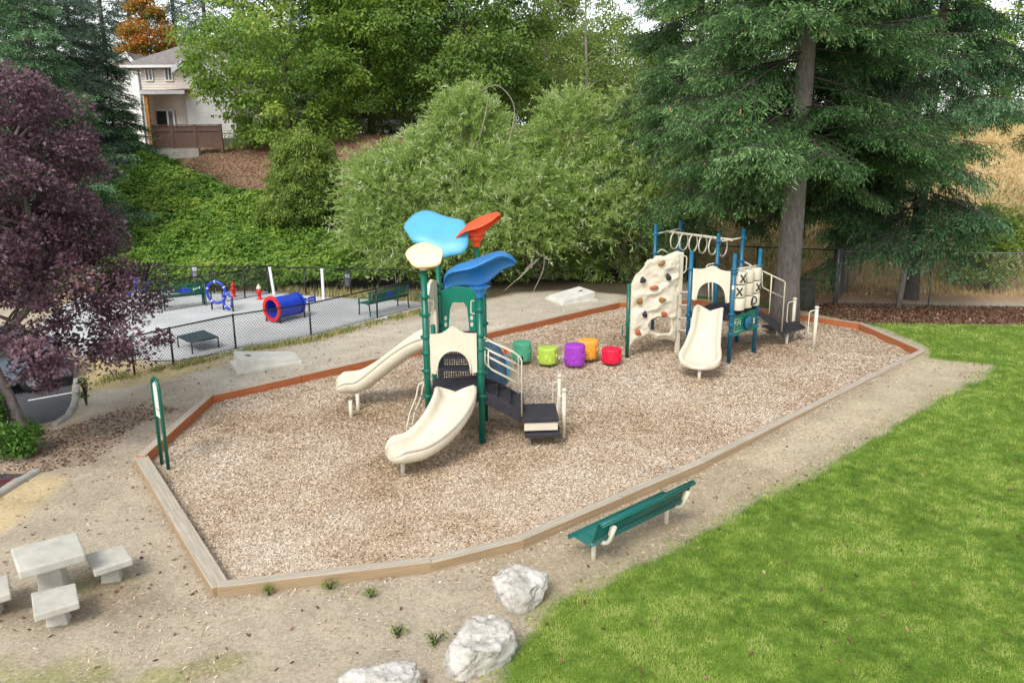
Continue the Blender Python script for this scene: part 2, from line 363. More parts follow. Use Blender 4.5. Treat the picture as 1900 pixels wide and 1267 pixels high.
def rockmat(name):
    m,t,b = nodes(name); v = coords(t); n1 = noise(t,v,3,8,0.72); n2 = noise(t,v,14,8,0.75)
    c = ramp(t,n1,[(0.25,(0.16,0.145,0.12)),(0.38,(0.42,0.39,0.34)),(0.52,(0.64,0.61,0.555)),(0.8,(0.76,0.73,0.68))])
    c = mixc(t,0.7,c,ramp(t,n2,[(0.3,(0.5,0.48,0.44)),(0.5,(1,1,1))]),'MULTIPLY'); n3 = noise(t,v,1.1,4,0.6); c = mixc(t,ramp(t,n3,[(0.5,(0,0,0)),(0.7,(0.6,)*3)]),c,(0.42,0.36,0.27,1))
    lk(t,c,b.inputs['Base Color']); b.inputs['Roughness'].default_value=0.93; bump(t,b,n2,0.8,0.035); return m
M_rock = rockmat('pale_limestone')
# ------------------------------------------------------------------ ground sheet
def pxp(pts): return [hit(u,v)[:2] for u,v in pts]
def axis_(a, b, fine, lo, hi):
    xs = list(np.arange(a,b+1e-6,fine)); x=b; s_=fine
    while x < hi: s_*=1.16; x+=s_; xs.append(x)
    x=a; s_=fine; pre=[]
    while x > lo: s_*=1.16; x-=s_; pre.append(x)
    return np.array(pre[::-1]+xs)
gxs = axis_(-16,18,0.13,-320,320); gys = axis_(6.5,34,0.13,-120,420)
GX,GY = np.meshgrid(gxs,gys); GX_,GY_ = GX.ravel(),GY.ravel()
LAWN = [P(u,v,0.1)[:2] for u,v in [(895,1300),(960,1190),(1040,1112),(1150,1062),(1300,990),(1400,928),(1500,885),(1650,800),(1790,725),(1850,690)]]+\
       [P(u,v,0.2)[:2] for u,v in [(1845,677),(1722,664),(1722,645),(1650,614),(1606,600),(1700,601),(1900,603),(2300,612)]]+[np.array([60,20]),np.array([60,-40]),np.array([-0.6,-40])]
wx = GX_+0.35*(fbm(GX_*1.7,GY_*1.7,5)-0.5)+0.12*(fbm(GX_*6,GY_*6,9)-0.5); wy = GY_+0.35*(fbm(GX_*1.7,GY_*1.7,23)-0.5)+0.12*(fbm(GX_*6,GY_*6,31)-0.5)
colr = np.tile(np.array([0.45,0.385,0.285]),(len(GX_),1))
def lay(poly, col, feather=0.15, amount=1.0):
    global colr
    a = np.clip(sdist(wx,wy,poly)/feather+0.5,0,1)[:,None]*amount; colr = colr*(1-a)+np.array(col)*a
def nlay(mask, col): 
    global colr
    a = np.clip(mask,0,1)[:,None]; colr = colr*(1-a)+np.array(col)*a
hb = np.interp(GX_,HBX,HBY)
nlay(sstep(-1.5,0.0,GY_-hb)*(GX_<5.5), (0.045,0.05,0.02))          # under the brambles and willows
nlay(sstep(-1.2,0.4,GY_-hb)*sstep(4.5,6.5,GX_), (0.60,0.46,0.24))   # golden dry field
nlay(sstep(13.5,15.5,GY_-hb)*(GX_<8), (0.30,0.18,0.11))            # brown bank under the maples
nlay(sstep(7,9,GX_)*sstep(27.2,28.2,GY_)*sstep(0.3,-0.6,GY_-hb),(0.40,0.25,0.13))
BANK = pxp([(345,300),(450,352),(620,400),(800,330),(950,300),(950,258),(350,262)])
lay(BANK,(0.33,0.20,0.125),0.8)
UPLAWN = [(22,50),(60,50),(90,160),(10,160),(14,56)]
lay(UPLAWN,(0.11,0.2,0.03),0.6)
nlay(sstep(60,70,GY_)*(GX_<10),(0.1,0.14,0.04))
PATH = [P(u,v,0.2)[:2] for u,v in [(1148,561),(1150,548),(1080,541),(960,545),(880,566),(780,592),(640,622),(440,668),(330,695),(180,715),(150,735),(200,800),(262,846),(390,733),(700,664)]]
lay(PATH,(0.52,0.465,0.37),0.35)
LEFTP = [P(u,v,0.1)[:2] for u,v in [(390,733),(262,846),(255,870),(200,900),(120,905),(200,850),(150,790),(200,750),(330,700)]]
lay(LEFTP,(0.43,0.365,0.275),0.5,0.8)
MUL = [P(u,v,0.1)[:2] for u,v in [(120,790),(270,745),(330,760),(250,790),(170,860),(0,885),(-60,850),(60,800)]]
lay(MUL,(0.27,0.20,0.145),0.6,0.7)
STRAW = [P(u,v,0.1)[:2] for u,v in [(60,880),(115,884),(80,930),(0,985),(-80,1030),(-60,930)]]
lay(STRAW,(0.60,0.47,0.26),0.25,0.9)
STRAW2 = [P(u,v,0.15)[:2] for u,v in [(140,665),(330,683),(440,672),(330,700),(180,722),(150,730)]]
lay(STRAW2,(0.55,0.44,0.22),0.3,0.9)
DARKP = [P(u,v,0.07)[:2] for u,v in [(60,1120),(200,1060),(280,1075),(330,1130),(150,1160),(50,1170),(-40,1160),(-30,1060)]]
lay(DARKP,(0.24,0.185,0.12),0.5,0.7)
BENCHSOIL = [P(u,v,0.07)[:2] for u,v in [(900,1030),(1060,985),(1300,860),(1500,770),(1700,665),(1840,680),(1650,800),(1400,930),(1150,1062),(1020,1130),(900,1090)]]
lay(BENCHSOIL,(0.39,0.32,0.21),0.4,0.8)
WORN = [P(u,v,0.07)[:2] for u,v in [(1380,850),(1640,720),(1700,670),(1845,680),(1780,720),(1600,800),(1450,880)]]
lay(WORN,(0.52,0.45,0.31),0.4,0.75)
RMUL = [P(u,v,0.2)[:2] for u,v in [(1480,575),(1540,562),(1900,570),(2300,575),(2300,606),(1900,602),(1700,601),(1600,600)]]
lay(RMUL,(0.155,0.07,0.04),0.35,0.95)
RSTR = [P(u,v,0.2)[:2] for u,v in [(1400,562),(1500,573),(1640,600),(1720,604),(1700,612),(1600,600),(1450,576)]]
lay(RSTR,(0.47,0.38,0.22),0.2,0.9)
RGR = [P(u,v,0.2)[:2] for u,v in [(1280,548),(1400,556),(1460,568),(1420,574),(1290,558)]]
lay(RGR,(0.12,0.18,0.035),0.2,0.9)
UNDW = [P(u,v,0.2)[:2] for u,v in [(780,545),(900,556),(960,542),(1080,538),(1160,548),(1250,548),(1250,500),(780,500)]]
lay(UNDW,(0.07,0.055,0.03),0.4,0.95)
MOSS = sstep(0.56,0.72,fbm(GX_*0.9,GY_*0.9,77))*sstep(-0.4,0.2,-sdist(GX_,GY_,BED))*sstep(11,9.2,GY_)*(GX_>-6)
nlay(MOSS*0.6,(0.24,0.25,0.05))
lay(LAWN,(0.13,0.22,0.025),0.1)
GZ_ = gz(GX_,GY_)
GZ_ -= 0.22*sstep(-0.02,0.1,sdist(GX_,GY_,BED)) 
GZ_ -= 0.30*((sdist(GX_,GY_,ASPH)>0.03)|(sdist(GX_,GY_,ASPH2)>0.03))
nx,ny = len(gxs),len(gys); I = np.arange(nx*ny).reshape(ny,nx)
F = np.stack([I[:-1,:-1],I[:-1,1:],I[1:,1:],I[1:,:-1]],-1).reshape(-1,4)
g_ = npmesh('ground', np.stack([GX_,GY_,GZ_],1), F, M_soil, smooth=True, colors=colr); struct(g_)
# chip bed sheet
bx = np.arange(-8,12.6,0.1); by = np.arange(9.5,30.2,0.1); X,Y = np.meshgrid(bx,by); x_,y_ = X.ravel(),Y.ravel()
zb = 0.02+0.05*(fbm(x_*0.8,y_*0.8,41)-0.5)+0.035*(fbm(x_*5,y_*5,43)-0.5)
def bedz(x,y): return 0.02+0.05*(fbm(np.asarray(x)*0.8,np.asarray(y)*0.8,41)-0.5)+0.035*(fbm(np.asarray(x)*5,np.asarray(y)*5,43)-0.5)
inb = (sdist(x_,y_,BED) > -0.06).reshape(X.shape); I = np.arange(len(x_)).reshape(X.shape)
keep = (inb[:-1,:-1]&inb[:-1,1:]&inb[1:,1:]&inb[1:,:-1])
F = np.stack([I[:-1,:-1],I[:-1,1:],I[1:,1:],I[1:,:-1]],-1)[keep]
used = np.unique(F); rm = np.zeros(len(x_),int)-1; rm[used]=np.arange(len(used))
struct(npmesh('wood_chip_ground', np.stack([x_,y_,zb],1)[used], rm[F], M_chip, smooth=True))
def sheet(name, poly, z, mat):
    mb = MB(); n=len(poly); mb.add([(p[0],p[1],z) for p in poly],[tuple(range(n))]); o = mb.build(name,mat); struct(o)
    m = o.data
    if m.polygons[0].normal.z<0: m.flip_normals()
    return o
# dog run: gridded so that it follows the ground
def gridsheet(name, poly, mat, dz, step=0.25):
    ps = np.array([p[:2] for p in poly]); x0,y0 = ps.min(0)-step; x1,y1 = ps.max(0)+step
    X,Y = np.meshgrid(np.arange(x0,x1,step),np.arange(y0,y1,step)); x_,y_=X.ravel(),Y.ravel()
    s_ = sdist(x_+0.3*(fbm(x_,y_,3)-0.5),y_+0.3*(fbm(x_,y_,4)-0.5),poly)>0; s_=s_.reshape(X.shape); I=np.arange(len(x_)).reshape(X.shape)
    keep=(s_[:-1,:-1]&s_[:-1,1:]&s_[1:,1:]&s_[1:,:-1]); F=np.stack([I[:-1,:-1],I[:-1,1:],I[1:,1:],I[1:,:-1]],-1)[keep]
    used=np.unique(F); rm=np.zeros(len(x_),int)-1; rm[used]=np.arange(len(used))
    return struct(npmesh(name,np.stack([x_,y_,gz(x_,y_)+dz],1)[used],rm[F],mat,smooth=True))
gridsheet('dog_run_ground', DOG, M_dog, 0.03, 0.15)
sheet('asphalt_car_park', ASPH, -0.05, M_asph); sheet('asphalt_bay', ASPH2, -0.05, M_asph)
def kerb(pxs, z=0.13):
    pts=[P(u,v,0.1) for u,v in pxs]; pts=[np.array([p[0],p[1],0.0]) for p in pts]
    return pts
def smooth_path(pts, n=8):
    p=[np.array(q,float) for q in pts]; out=[]
    for i in range(len(p)-1):
        a=p[max(i-1,0)]; b=p[i]; c=p[i+1]; d=p[min(i+2,len(p)-1)]
        for k in range(n):
            t=k/n; out.append(0.5*((2*b)+(-a+c)*t+(2*a-5*b+4*c-d)*t*t+(-a+3*b-3*c+d)*t**3))
    out.append(p[-1]); return out
mb = MB(); mb.sweep(smooth_path(kerb([(105,622),(122,640),(134,672),(142,700),(140,740),(128,768),(100,788)])),[0.075]*49,lambda h:[(-h,-0.2),(-h,0.12),(-h*0.7,0.14),(h*0.7,0.14),(h,0.12),(h,-0.2)])
struct(mb.build('kerb',M_kerb))
mb = MB(); mb.sweep(smooth_path(kerb([(70,872),(50,884),(20,902),(-20,927),(-110,985)])),[0.075]*33,lambda h:[(-h,-0.2),(-h,0.12),(-h*0.7,0.14),(h*0.7,0.14),(h,0.12),(h,-0.2)])
struct(mb.build('kerb',M_kerb))
a_=P(52,743,-0.05); b_=P(136,728,-0.05); d_=b_-a_; d_/=np.linalg.norm(d_); n_=np.array([-d_[1],d_[0],0])*0.05
mb=MB(); mb.add([a_-n_+[0,0,.004],b_-n_+[0,0,.004],b_+n_+[0,0,.004],a_+n_+[0,0,.004]],[(0,1,2,3)]); struct(mb.build('parking_line',white_p))
redstrip = painted('faded_maroon_paint',(0.12,0.02,0.035),0.8,0.3,8)
a_=P(-60,898,-0.05); b_=P(38,884,-0.05); c_=P(30,893,-0.05); e_=P(-60,915,-0.05)
mb=MB(); mb.add([a_+[0,0,.004],b_+[0,0,.004],c_+[0,0,.004],e_+[0,0,.004]],[(3,2,1,0)]); struct(mb.build('maroon_painted_marking',redstrip))
# ------------------------------------------------------------------ scatter (stuff)
def flakes(name, xs, ys, zs, length, width, mat, tint, tilt=0.5, lift=0.0):
    n=len(xs); a=rng.uniform(0,2*np.pi,n); el=rng.normal(0,tilt,n); ro=rng.normal(0,tilt,n)
    d=np.stack([np.cos(a)*np.cos(el),np.sin(a)*np.cos(el),np.sin(el)],1)
    s_=np.stack([-np.sin(a)*np.cos(ro),np.cos(a)*np.cos(ro),np.sin(ro)],1)
    c=np.stack([xs,ys,zs+lift],1); L=(length/2)[:,None]; W=(width/2)[:,None]
    k=rng.uniform(0.6,1.0,(n,1))
    V=np.stack([c-d*L-s_*W*k,c+d*L-s_*W,c+d*L*0.9+s_*W*k,c-d*L+s_*W],1).reshape(-1,3)
    return npmesh(name,V,np.arange(4*n).reshape(-1,4),mat,tint=tint)
def scatter_area(xmin,xmax,ymin,ymax,n,poly=None,margin=0.0,power=0.0):
    xs=rng.uniform(xmin,xmax,n); u=rng.uniform(0,1,n)
    if power: a=ymin**(-power); b=ymax**(-power); ys=(a+(b-a)*u)**(-1/power)
    else: ys=ymin+(ymax-ymin)*u
    if poly is not None: m=sdist(xs,ys,poly)>margin; xs,ys=xs[m],ys[m]
    return xs,ys
xs,ys = scatter_area(-7.6,12.2,9.6,29.8,1350000,BED,0.06,1.15)
pat = fbm(xs*0.55,ys*0.55,61); pat2=fbm(xs*2.2,ys*2.2,67)
ti = np.clip(0.53+0.55*(pat-0.5)+0.35*(pat2-0.5)+rng.normal(0,0.22,len(xs)),0,1)
for cx_,cy_,rr_,am_ in ((-2.3,14.3,0.9,.28),(-3.4,16.9,0.8,.3),(-1.1,16.6,1.5,.26),(4.6,19.6,0.9,.25),(5.9,22,1.4,.25),(0.6,16,0.9,.2),(8,22.6,.9,.2),(3.3,23,1.2,.15)):  # tint lowered at slide exits, under decks: damp brown patches plus painted contact shade
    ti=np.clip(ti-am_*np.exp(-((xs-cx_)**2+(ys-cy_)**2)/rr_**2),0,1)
sz = rng.uniform(0.6,1.3,len(xs))*(0.031+0.0009*ys)
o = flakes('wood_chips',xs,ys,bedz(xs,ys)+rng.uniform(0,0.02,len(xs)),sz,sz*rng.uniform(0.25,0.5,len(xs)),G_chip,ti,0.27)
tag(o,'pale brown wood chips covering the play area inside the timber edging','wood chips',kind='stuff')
# spill outside the edging and by the bench
x1,y1 = scatter_area(-8.5,12,7.8,24,150000); dd=-sdist(x1,y1,BED)
bs=sdist(x1,y1,BENCHSOIL)
pr = np.where(dd>0.1,0.55*np.exp(-(dd-0.1)/0.28),0)+np.where((bs>0)&(dd>0.1),0.3*sstep(0.5,0.62,fbm(x1*0.8,y1*0.8,88)),0)+np.where(dd>0.1,0.03+0.2*sstep(.55,.7,fbm(x1*.7,y1*.7,19)),0)
m = (rng.uniform(0,1,len(x1))<pr)&(sdist(x1,y1,LAWN)<-0.02)&(sdist(x1,y1,ASPH)<-.1); x1,y1=x1[m],y1[m]
sz = rng.uniform(0.6,1.4,len(x1))*0.045
o = flakes('spilled_wood_chips',x1,y1,gz(x1,y1)+rng.uniform(0.002,0.012,len(x1)),sz,sz*rng.uniform(0.2,0.45,len(x1)),G_chip,np.clip(rng.normal(0.42,0.2,len(x1)),0,1),0.22)
tag(o,'loose wood chips spilled over the bare soil outside the timber edging','wood chips',kind='stuff')
def blades(name, xs, ys, zs, hgt, wid, mat, tint, lean=0.5):
    n=len(xs); a=rng.uniform(0,2*np.pi,n); b=rng.uniform(0,2*np.pi,n); l=np.abs(rng.normal(0,lean,n))
    c=np.stack([xs,ys,zs],1); W=np.stack([np.cos(a),np.sin(a),np.zeros(n)],1)*(wid/2)[:,None]
    T=np.stack([np.cos(b)*np.sin(l),np.sin(b)*np.sin(l),np.cos(l)],1)*hgt[:,None]
    V=np.stack([c-W,c+W,c+T],1).reshape(-1,3); return npmesh(name,V,np.arange(3*n).reshape(-1,3),mat,tint=tint)
def lawn_blades():
    X=[];Yy=[]
    for y0,y1,den in ((7.2,10,6000),(10,14,3600),(14,20,1700),(20,30,750)):
        xmax=min(0.72*y1+1.5,20); n=int(xmax*(y1-y0)*den); x,y=scatter_area(-0.8,xmax,y0,y1,n,None)
        s_=sdist(x+0.4*(fbm(x*2.2,y*2.2,5)-.5),y+0.4*(fbm(x*2.2,y*2.2,6)-.5),LAWN); m=(s_>0.10-0.45*rng.uniform(0,1,len(x))**2.5)&(x<0.66*y+1.2); X.append(x[m]);Yy.append(y[m])
    return np.concatenate(X),np.concatenate(Yy)
xs,ys = lawn_blades()
pt = fbm(xs*0.5,ys*0.5,71); pt2=fbm(xs*3.5,ys*3.5,73); pt3=fbm(xs*1.3,ys*1.3,79,3)
pt4=fbm(xs*8,ys*8,83,2)
ti = np.clip(0.50+0.6*(pt-0.5)+0.9*(pt2-0.5)+0.6*(pt3-.5)+0.9*(pt4-.5)+rng.normal(0,0.09,len(xs)),0,0.90); dry=rng.uniform(0,1,len(xs))<0.003; ti[dry]=1
hh = rng.uniform(0.5,1.2,len(xs))*(0.036+0.0011*ys)*(0.5+1.1*pt2)
o = blades('lawn_grass',xs,ys,gz(xs,ys)-0.004,hh,(0.005+0.0007*ys)*rng.uniform(0.7,1.3,len(xs)),G_lawn,ti,0.75)
tag(o,'mown bright green lawn sloping off beside the play area','grass',kind='stuff')
print('lawn',len(xs))
# dry field on the right hill, bank grass, weeds at the fence foot
x,y = scatter_area(5,40,28.3,53,145000); m=(y>np.interp(x,HBX,HBY)-np.where(x>8,2.0,0.5)*rng.uniform(0.3,1,len(x)))&(sdist(x,y,RMUL)<0)&(x<0.72*y+3)&(sdist(x,y,UPLAWN)<0); x,y=x[m],y[m]
p_=fbm(x*0.6,y*0.6,91); gm=fbm(x*0.35,y*0.35,97)
ti=np.clip(0.45+0.9*(p_-0.5)+rng.normal(0,0.15,len(x)),0,0.85); ti=np.where((rng.uniform(0,1,len(x))<sstep(0.5,0.7,gm)*0.55*sstep(42,33,y)),0.97,ti)
o=blades('dry_field_grass',x,y,gz(x,y)-0.01,rng.uniform(0.1,0.34,len(x))*(0.5+p_),rng.uniform(0.03,0.07,len(x)),G_dry,ti,0.8)
tag(o,'dry golden grass on the slope behind the spruces','dry grass',kind='stuff')
x,y = scatter_area(-18,4,40,52,70000); m=(sdist(x,y,BANK)>-0.5)|(y>47.5); x,y=x[m],y[m]
o=flakes('bank_litter',x,y,gz(x,y)+0.02,rng.uniform(0.05,0.13,len(x)),rng.uniform(0.02,0.05,len(x)),G_bank,np.clip(0.5+0.8*(fbm(x*.8,y*.8,15)-.5)+rng.normal(0,0.2,len(x)),0,1),0.3)
tag(o,'reddish brown bark litter on the bank below the maples','bark litter',kind='stuff')
x,y=scatter_area(8,28,23,31,90000,RMUL,0.0); o=flakes('bark_mulch',x,y,gz(x,y)+0.01,rng.uniform(0.05,0.14,len(x)),rng.uniform(0.02,0.05,len(x)),G_mulch,np.clip(rng.normal(0.45,0.25,len(x)),0,1),0.5)
tag(o,'dark red brown bark mulch below the wire fence at the far lawn edge','bark mulch',kind='stuff')
x,y=scatter_area(-12,-5,13,19,9000,MUL,0.0); o=flakes('leaf_litter',x,y,gz(x,y)+0.008,rng.uniform(0.03,0.09,len(x)),rng.uniform(0.015,0.035,len(x)),G_mulch,np.clip(rng.normal(0.4,0.25,len(x)),0,1),0.4)
tag(o,'dark leaf litter and bark on the soil near the purple tree','leaf litter',kind='stuff')
def along(pts, n, spread):
    pts=[np.array(p[:2],float) for p in pts]; out=[]
    L=[np.linalg.norm(pts[i+1]-pts[i]) for i in range(len(pts)-1)]; tot=sum(L)
    for i,l in enumerate(L):
        k=int(n*l/tot); t=rng.uniform(0,1,k)[:,None]; q=pts[i]*(1-t)+pts[i+1]*t+rng.normal(0,1,(k,2))*np.array(spread); out.append(q)
    return np.concatenate(out)
q=along([P(u,v,0.2) for u,v in [(180,703),(330,680),(438,653),(578,630),(700,598),(790,576)]],15000,(0.12,0.2))
m=fbm(q[:,0]*2.3,q[:,1]*2.3,55)>0.45+rng.normal(0,.08,len(q)); q=q[m]
o=blades('fence_foot_weeds',q[:,0],q[:,1],gz(q[:,0],q[:,1]),rng.uniform(0.04,0.16,len(q)),rng.uniform(0.012,0.025,len(q)),G_dry,np.clip(rng.normal(0.93,0.2,len(q)),0,1),0.7)
tag(o,'straggly weeds and dry grass along the foot of the black fence','weeds',kind='stuff')
q=along([P(u,v,0.2) for u,v in [(150,548),(300,548),(500,546),(600,556),(780,560)]],20000,(0.4,0.7)); q=q[sdist(q[:,0],q[:,1],DOG)<0.05]
o=blades('back_weeds',q[:,0],q[:,1],gz(q[:,0],q[:,1]),rng.uniform(0.08,0.35,len(q)),rng.uniform(0.03,0.05,len(q)),G_dry,np.clip(rng.normal(0.8,0.2,len(q)),0,1),0.6)
tag(o,'tawny and green weeds behind the back fence of the dog run','weeds',kind='stuff')
# ------------------------------------------------------------------ foliage generators
def leafquads(c, d, nrm, L, W):
    d=d/np.linalg.norm(d,axis=1,keepdims=True); s_=np.cross(d,nrm); s_/= (np.linalg.norm(s_,axis=1,keepdims=True)+1e-9)
    L=np.asarray(L).reshape(-1,1); W=np.asarray(W).reshape(-1,1); m=c+d*L*0.45
    nn=np.cross(s_,d); f=W*0.18
    return np.stack([c,m+s_*W/2+nn*f,c+d*L,m-s_*W/2+nn*f],1).reshape(-1,3)
def rnd(n): v=rng.normal(0,1,(n,3)); return v/np.linalg.norm(v,axis=1,keepdims=True)
def crown_points(profile, n, lobes=0.25, seed=0, inner=0.45, axis=None):
    zs=np.array([p[0] for p in profile]); rs=np.array([p[1] for p in profile]); out=[]
    while len(out)<n:
        z=random.uniform(zs[0],zs[-1]); r=float(np.interp(z,zs,rs))
        if random.random()*rs.max()>r: continue
        a=random.uniform(0,2*math.pi); k=1+lobes*(2*float(fbm(a*1.1+seed*7.3,z*0.7+seed,seed+3,3))-1)*1.6
        rr=r*k*(inner+(1-inner)*random.random()**0.55)
        if random.random()<0.16: rr*=random.uniform(0.3,1)
        x,y=rr*math.cos(a),rr*math.sin(a)
        if axis: ax=axis(z); x+=ax[0]; y+=ax[1]
        out.append((x,y,z))
    return np.array(out)
def broad_crown(base, pts, per, crad, leaf, asp, parent, mat, name='crown', droop=0.35, tvar=0.25, flat=0.6, drop=0.0, tbase=0.45):
    k=len(pts); c=np.repeat(pts,per,0); n=len(c); cr=np.repeat(crad*rng.uniform(0.6,1.35,k),per)[:,None]
    off=rnd(n)*rng.uniform(0,1,(n,1))**0.5*cr; off[:,2]*=flat; off[:,2]-=droop*cr[:,0]*(np.hypot(off[:,0],off[:,1])/cr[:,0])**2
    ct=np.repeat(rng.normal(0,tvar,k),per); p_=c+off
    outd=c.copy(); outd[:,2]=0; outd/= (np.linalg.norm(outd,axis=1,keepdims=True)+1e-6)
    nr=np.array([0,0,0.9])+rnd(n)*0.75+outd*0.35; d=off/(np.linalg.norm(off,axis=1,keepdims=True)+1e-6)+rnd(n)*0.7+np.array([0,0,-drop])
    L=leaf*rng.uniform(0.65,1.25,n); V=leafquads(p_+np.array(base),d,nr,L,L*asp)
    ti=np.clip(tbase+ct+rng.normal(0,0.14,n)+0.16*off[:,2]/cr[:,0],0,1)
    return npmesh(name,V,np.arange(4*n).reshape(-1,4),mat,parent,tint=ti)
def trunk(base, path, r0, r1, mat, parent, limbs=(), n=12, name='trunk'):
    mb=MB(); base=np.array(base,float); m=len(path)
    pts=smooth_path([base+np.array(p) for p in path],5); k=len(pts)
    rr=[r0+(r1-r0)*(i/(k-1))**0.8 for i in range(k)]; rr[0]*=1.35; rr[1]*=1.15
    mb.tube(pts,rr,n)
    for st,en,ra in limbs:
        st=np.array(st)+base; en=np.array(en)+base; mid=(st+en)/2+np.array([random.uniform(-.1,.1),random.uniform(-.1,.1),0.12*np.linalg.norm(en-st)])
        q=smooth_path([st,mid,en],5); mb.tube(q,[ra*(1-0.8*i/(len(q)-1)) for i in range(len(q))],6)
    return mb.build(name,mat,parent)
def tree(name,label,base,profile,height,nc,per,crad,leaf,asp,mat,bark,r0,group=None,path=None,nl=26,axis=None,droop=0.35,lobes=0.25,seed=1,cat='tree',tvar=0.22,flat=0.6,drop=0.0,inner=0.45,filt=None,tbase=0.45):
    base=np.array(base,float); base[2]-=0.08
    t=thing(name,label,cat,base,group); pts=crown_points(profile,nc,lobes,seed,inner,axis)
    if filt is not None: pts=pts[filt(pts)]
    path=path or [(0,0,0),(0.05,0,height*0.3),(-0.05,0.05,height*0.6),(0,0,height*0.9)]
    zt=[p[2] for p in path]; limbs=[]
    for i in rng.choice(len(pts),min(nl,len(pts)),replace=False):
        e=pts[i]; z=max(path[0][2]+0.12*height, min(e[2]-0.25*np.hypot(e[0],e[1]), zt[-1])); s_=(np.interp(z,zt,[p[0] for p in path]),np.interp(z,zt,[p[1] for p in path]),z)
        limbs.append((s_,tuple(e*0.97+np.array(s_)*0.03),r0*0.28))
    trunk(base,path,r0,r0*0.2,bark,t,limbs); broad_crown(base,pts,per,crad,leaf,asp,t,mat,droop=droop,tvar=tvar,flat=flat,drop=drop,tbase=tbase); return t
def spruce(name,label,base,height,zlow,Lmax,nb,mat,bark,r0,group=None,hang=0.6,seed=1,tuft=0.125,filt=None,step=0.14,cones=0,shape=0.75,lean=0.0,droopf=0.22,wid=0.25,mstep=0.042,side=True):
    rs=np.random.default_rng(seed); base=np.array(base,float); t=thing(name,label,'tree',base-[0,0,0.1],group)
    mb=MB(); k=14; tp=[base+np.array([lean*(i/k)*height,0,height*i/k-0.1]) for i in range(k+1)]; mb.tube(tp,[r0*(1-0.93*(i/k)**1.1)*(1.25 if i==0 else 1) for i in range(k+1)],14)
    C=[];D=[];LN=[];TI=[]; cone=[]
    def axis(o,e,L,droop,r_,lvl,bt):
        e=e/np.linalg.norm(e); sd_=np.cross(e,[0,0,1.]); sd_/=np.linalg.norm(sd_)+1e-9
        f=lambda q: o+e*L*q+np.array([0,0,0.06*L*q-droop*q**1.5+0.16*L*max(0,q-0.6)])
        mb.tube([f(q) for q in np.linspace(0,1,max(3,int(L/0.6)))],[max(0.005,r_*(1-0.85*q)) for q in np.linspace(0,1,max(3,int(L/0.6)))],4,mi=1)
        ns=max(2,int(L/step))
        for i in range(ns):
            q=(i+0.7)/ns
            if lvl==0 and q<0.22 and L>1.5: continue
            cpt=f(q)
            for sgn in (-1,1):
                bl=(0.20+0.45*(1-q)**0.5*min(1,L/1.6))*rs.uniform(0.6,1.3)
                hg=hang*rs.uniform(0.3,1.6); dr=sgn*sd_*(1-0.4*hg)*rs.uniform(.3,1.1)+e*0.5+np.array([0,0,-hg]); dr/=np.linalg.norm(dr)
                m_=max(2,int(bl/mstep)); tt=np.linspace(0.1,1,m_)[:,None]*bl
                C.append(cpt+dr*tt+np.array([0,0,-.1])*hang*tt**2+rs.normal(0,0.03,(m_,3))); D.append(dr+rs.normal(0,0.38,(m_,3))); LN.append(tuft*rs.uniform(0.7,1.3,m_))
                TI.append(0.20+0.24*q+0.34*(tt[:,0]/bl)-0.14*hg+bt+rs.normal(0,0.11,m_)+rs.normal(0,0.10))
            if lvl==0 and side and 0.2<q<0.85 and i%3==int(rs.integers(3)):
                for sgn in (-1,1):
                    sl=L*(0.50*(1-q)+0.10)*rs.uniform(.7,1.2)
                    if sl>0.4: axis(cpt,e*0.75+sgn*sd_*rs.uniform(.5,.9)+np.array([0,0,rs.uniform(-.35,.05)]),sl,droop*0.5*(sl/L)+0.22*sl,r_*0.35,1,bt+rs.normal(0,.05))
            if cones and rs.uniform()<cones*(3 if lvl==0 else 1) and q>0.5: cone.append(cpt+np.array([0,0,-0.08]))
    for b in range(nb):
        f=(b+rs.uniform(-.4,.4))/nb; z=zlow+(height*0.98-zlow)*max(0,f)**1.15
        L=Lmax*(max(0.02,1-(z-zlow)/(height-zlow)))**shape*rs.uniform(0.5,1.15)+0.25; a=b*2.399+rs.uniform(-.5,.5)
        e=np.array([math.cos(a),math.sin(a),rs.uniform(-.32,.16)])
        if filt and not filt(base,e,L,z): continue
        axis(base+np.array([lean*z,0,z]),e,L,droopf*L*rs.uniform(0.6,1.4),0.010+0.006*L,0,rs.normal(0,.13))
    mb.build('trunk',[bark,bark_dark],t)
    C=np.concatenate(C);D=np.concatenate(D);LN=np.concatenate(LN);TI=np.clip(np.concatenate(TI),0,1)
    nr=rs.normal(0,1,C.shape)+np.array([0,0,0.5]); V=leafquads(C,D,nr,LN,LN*wid)
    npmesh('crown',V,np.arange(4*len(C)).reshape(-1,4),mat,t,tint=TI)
    if cone:
        cb=MB()
        for c in cone[:90]: cb.lathe([(0.012,-0.14),(0.03,-0.10),(0.032,-0.04),(0.01,0.02)],c,6)
        co=cb.build('cones',L_cone,t); co['kind']='stuff'
    print(name,len(C)); return t
def copy_tree(t, loc, label, rot=0, scale=1, group=None):
    c=t.copy(); COL.objects.link(c); c.location=tuple(map(float,loc)); c.rotation_euler=(0,0,rot); c.scale=(scale,)*3; c['label']=label
    if group: c['group']=group
    for ch in list(t.children):
        d=ch.copy(); COL.objects.link(d); d.parent=c
    return c

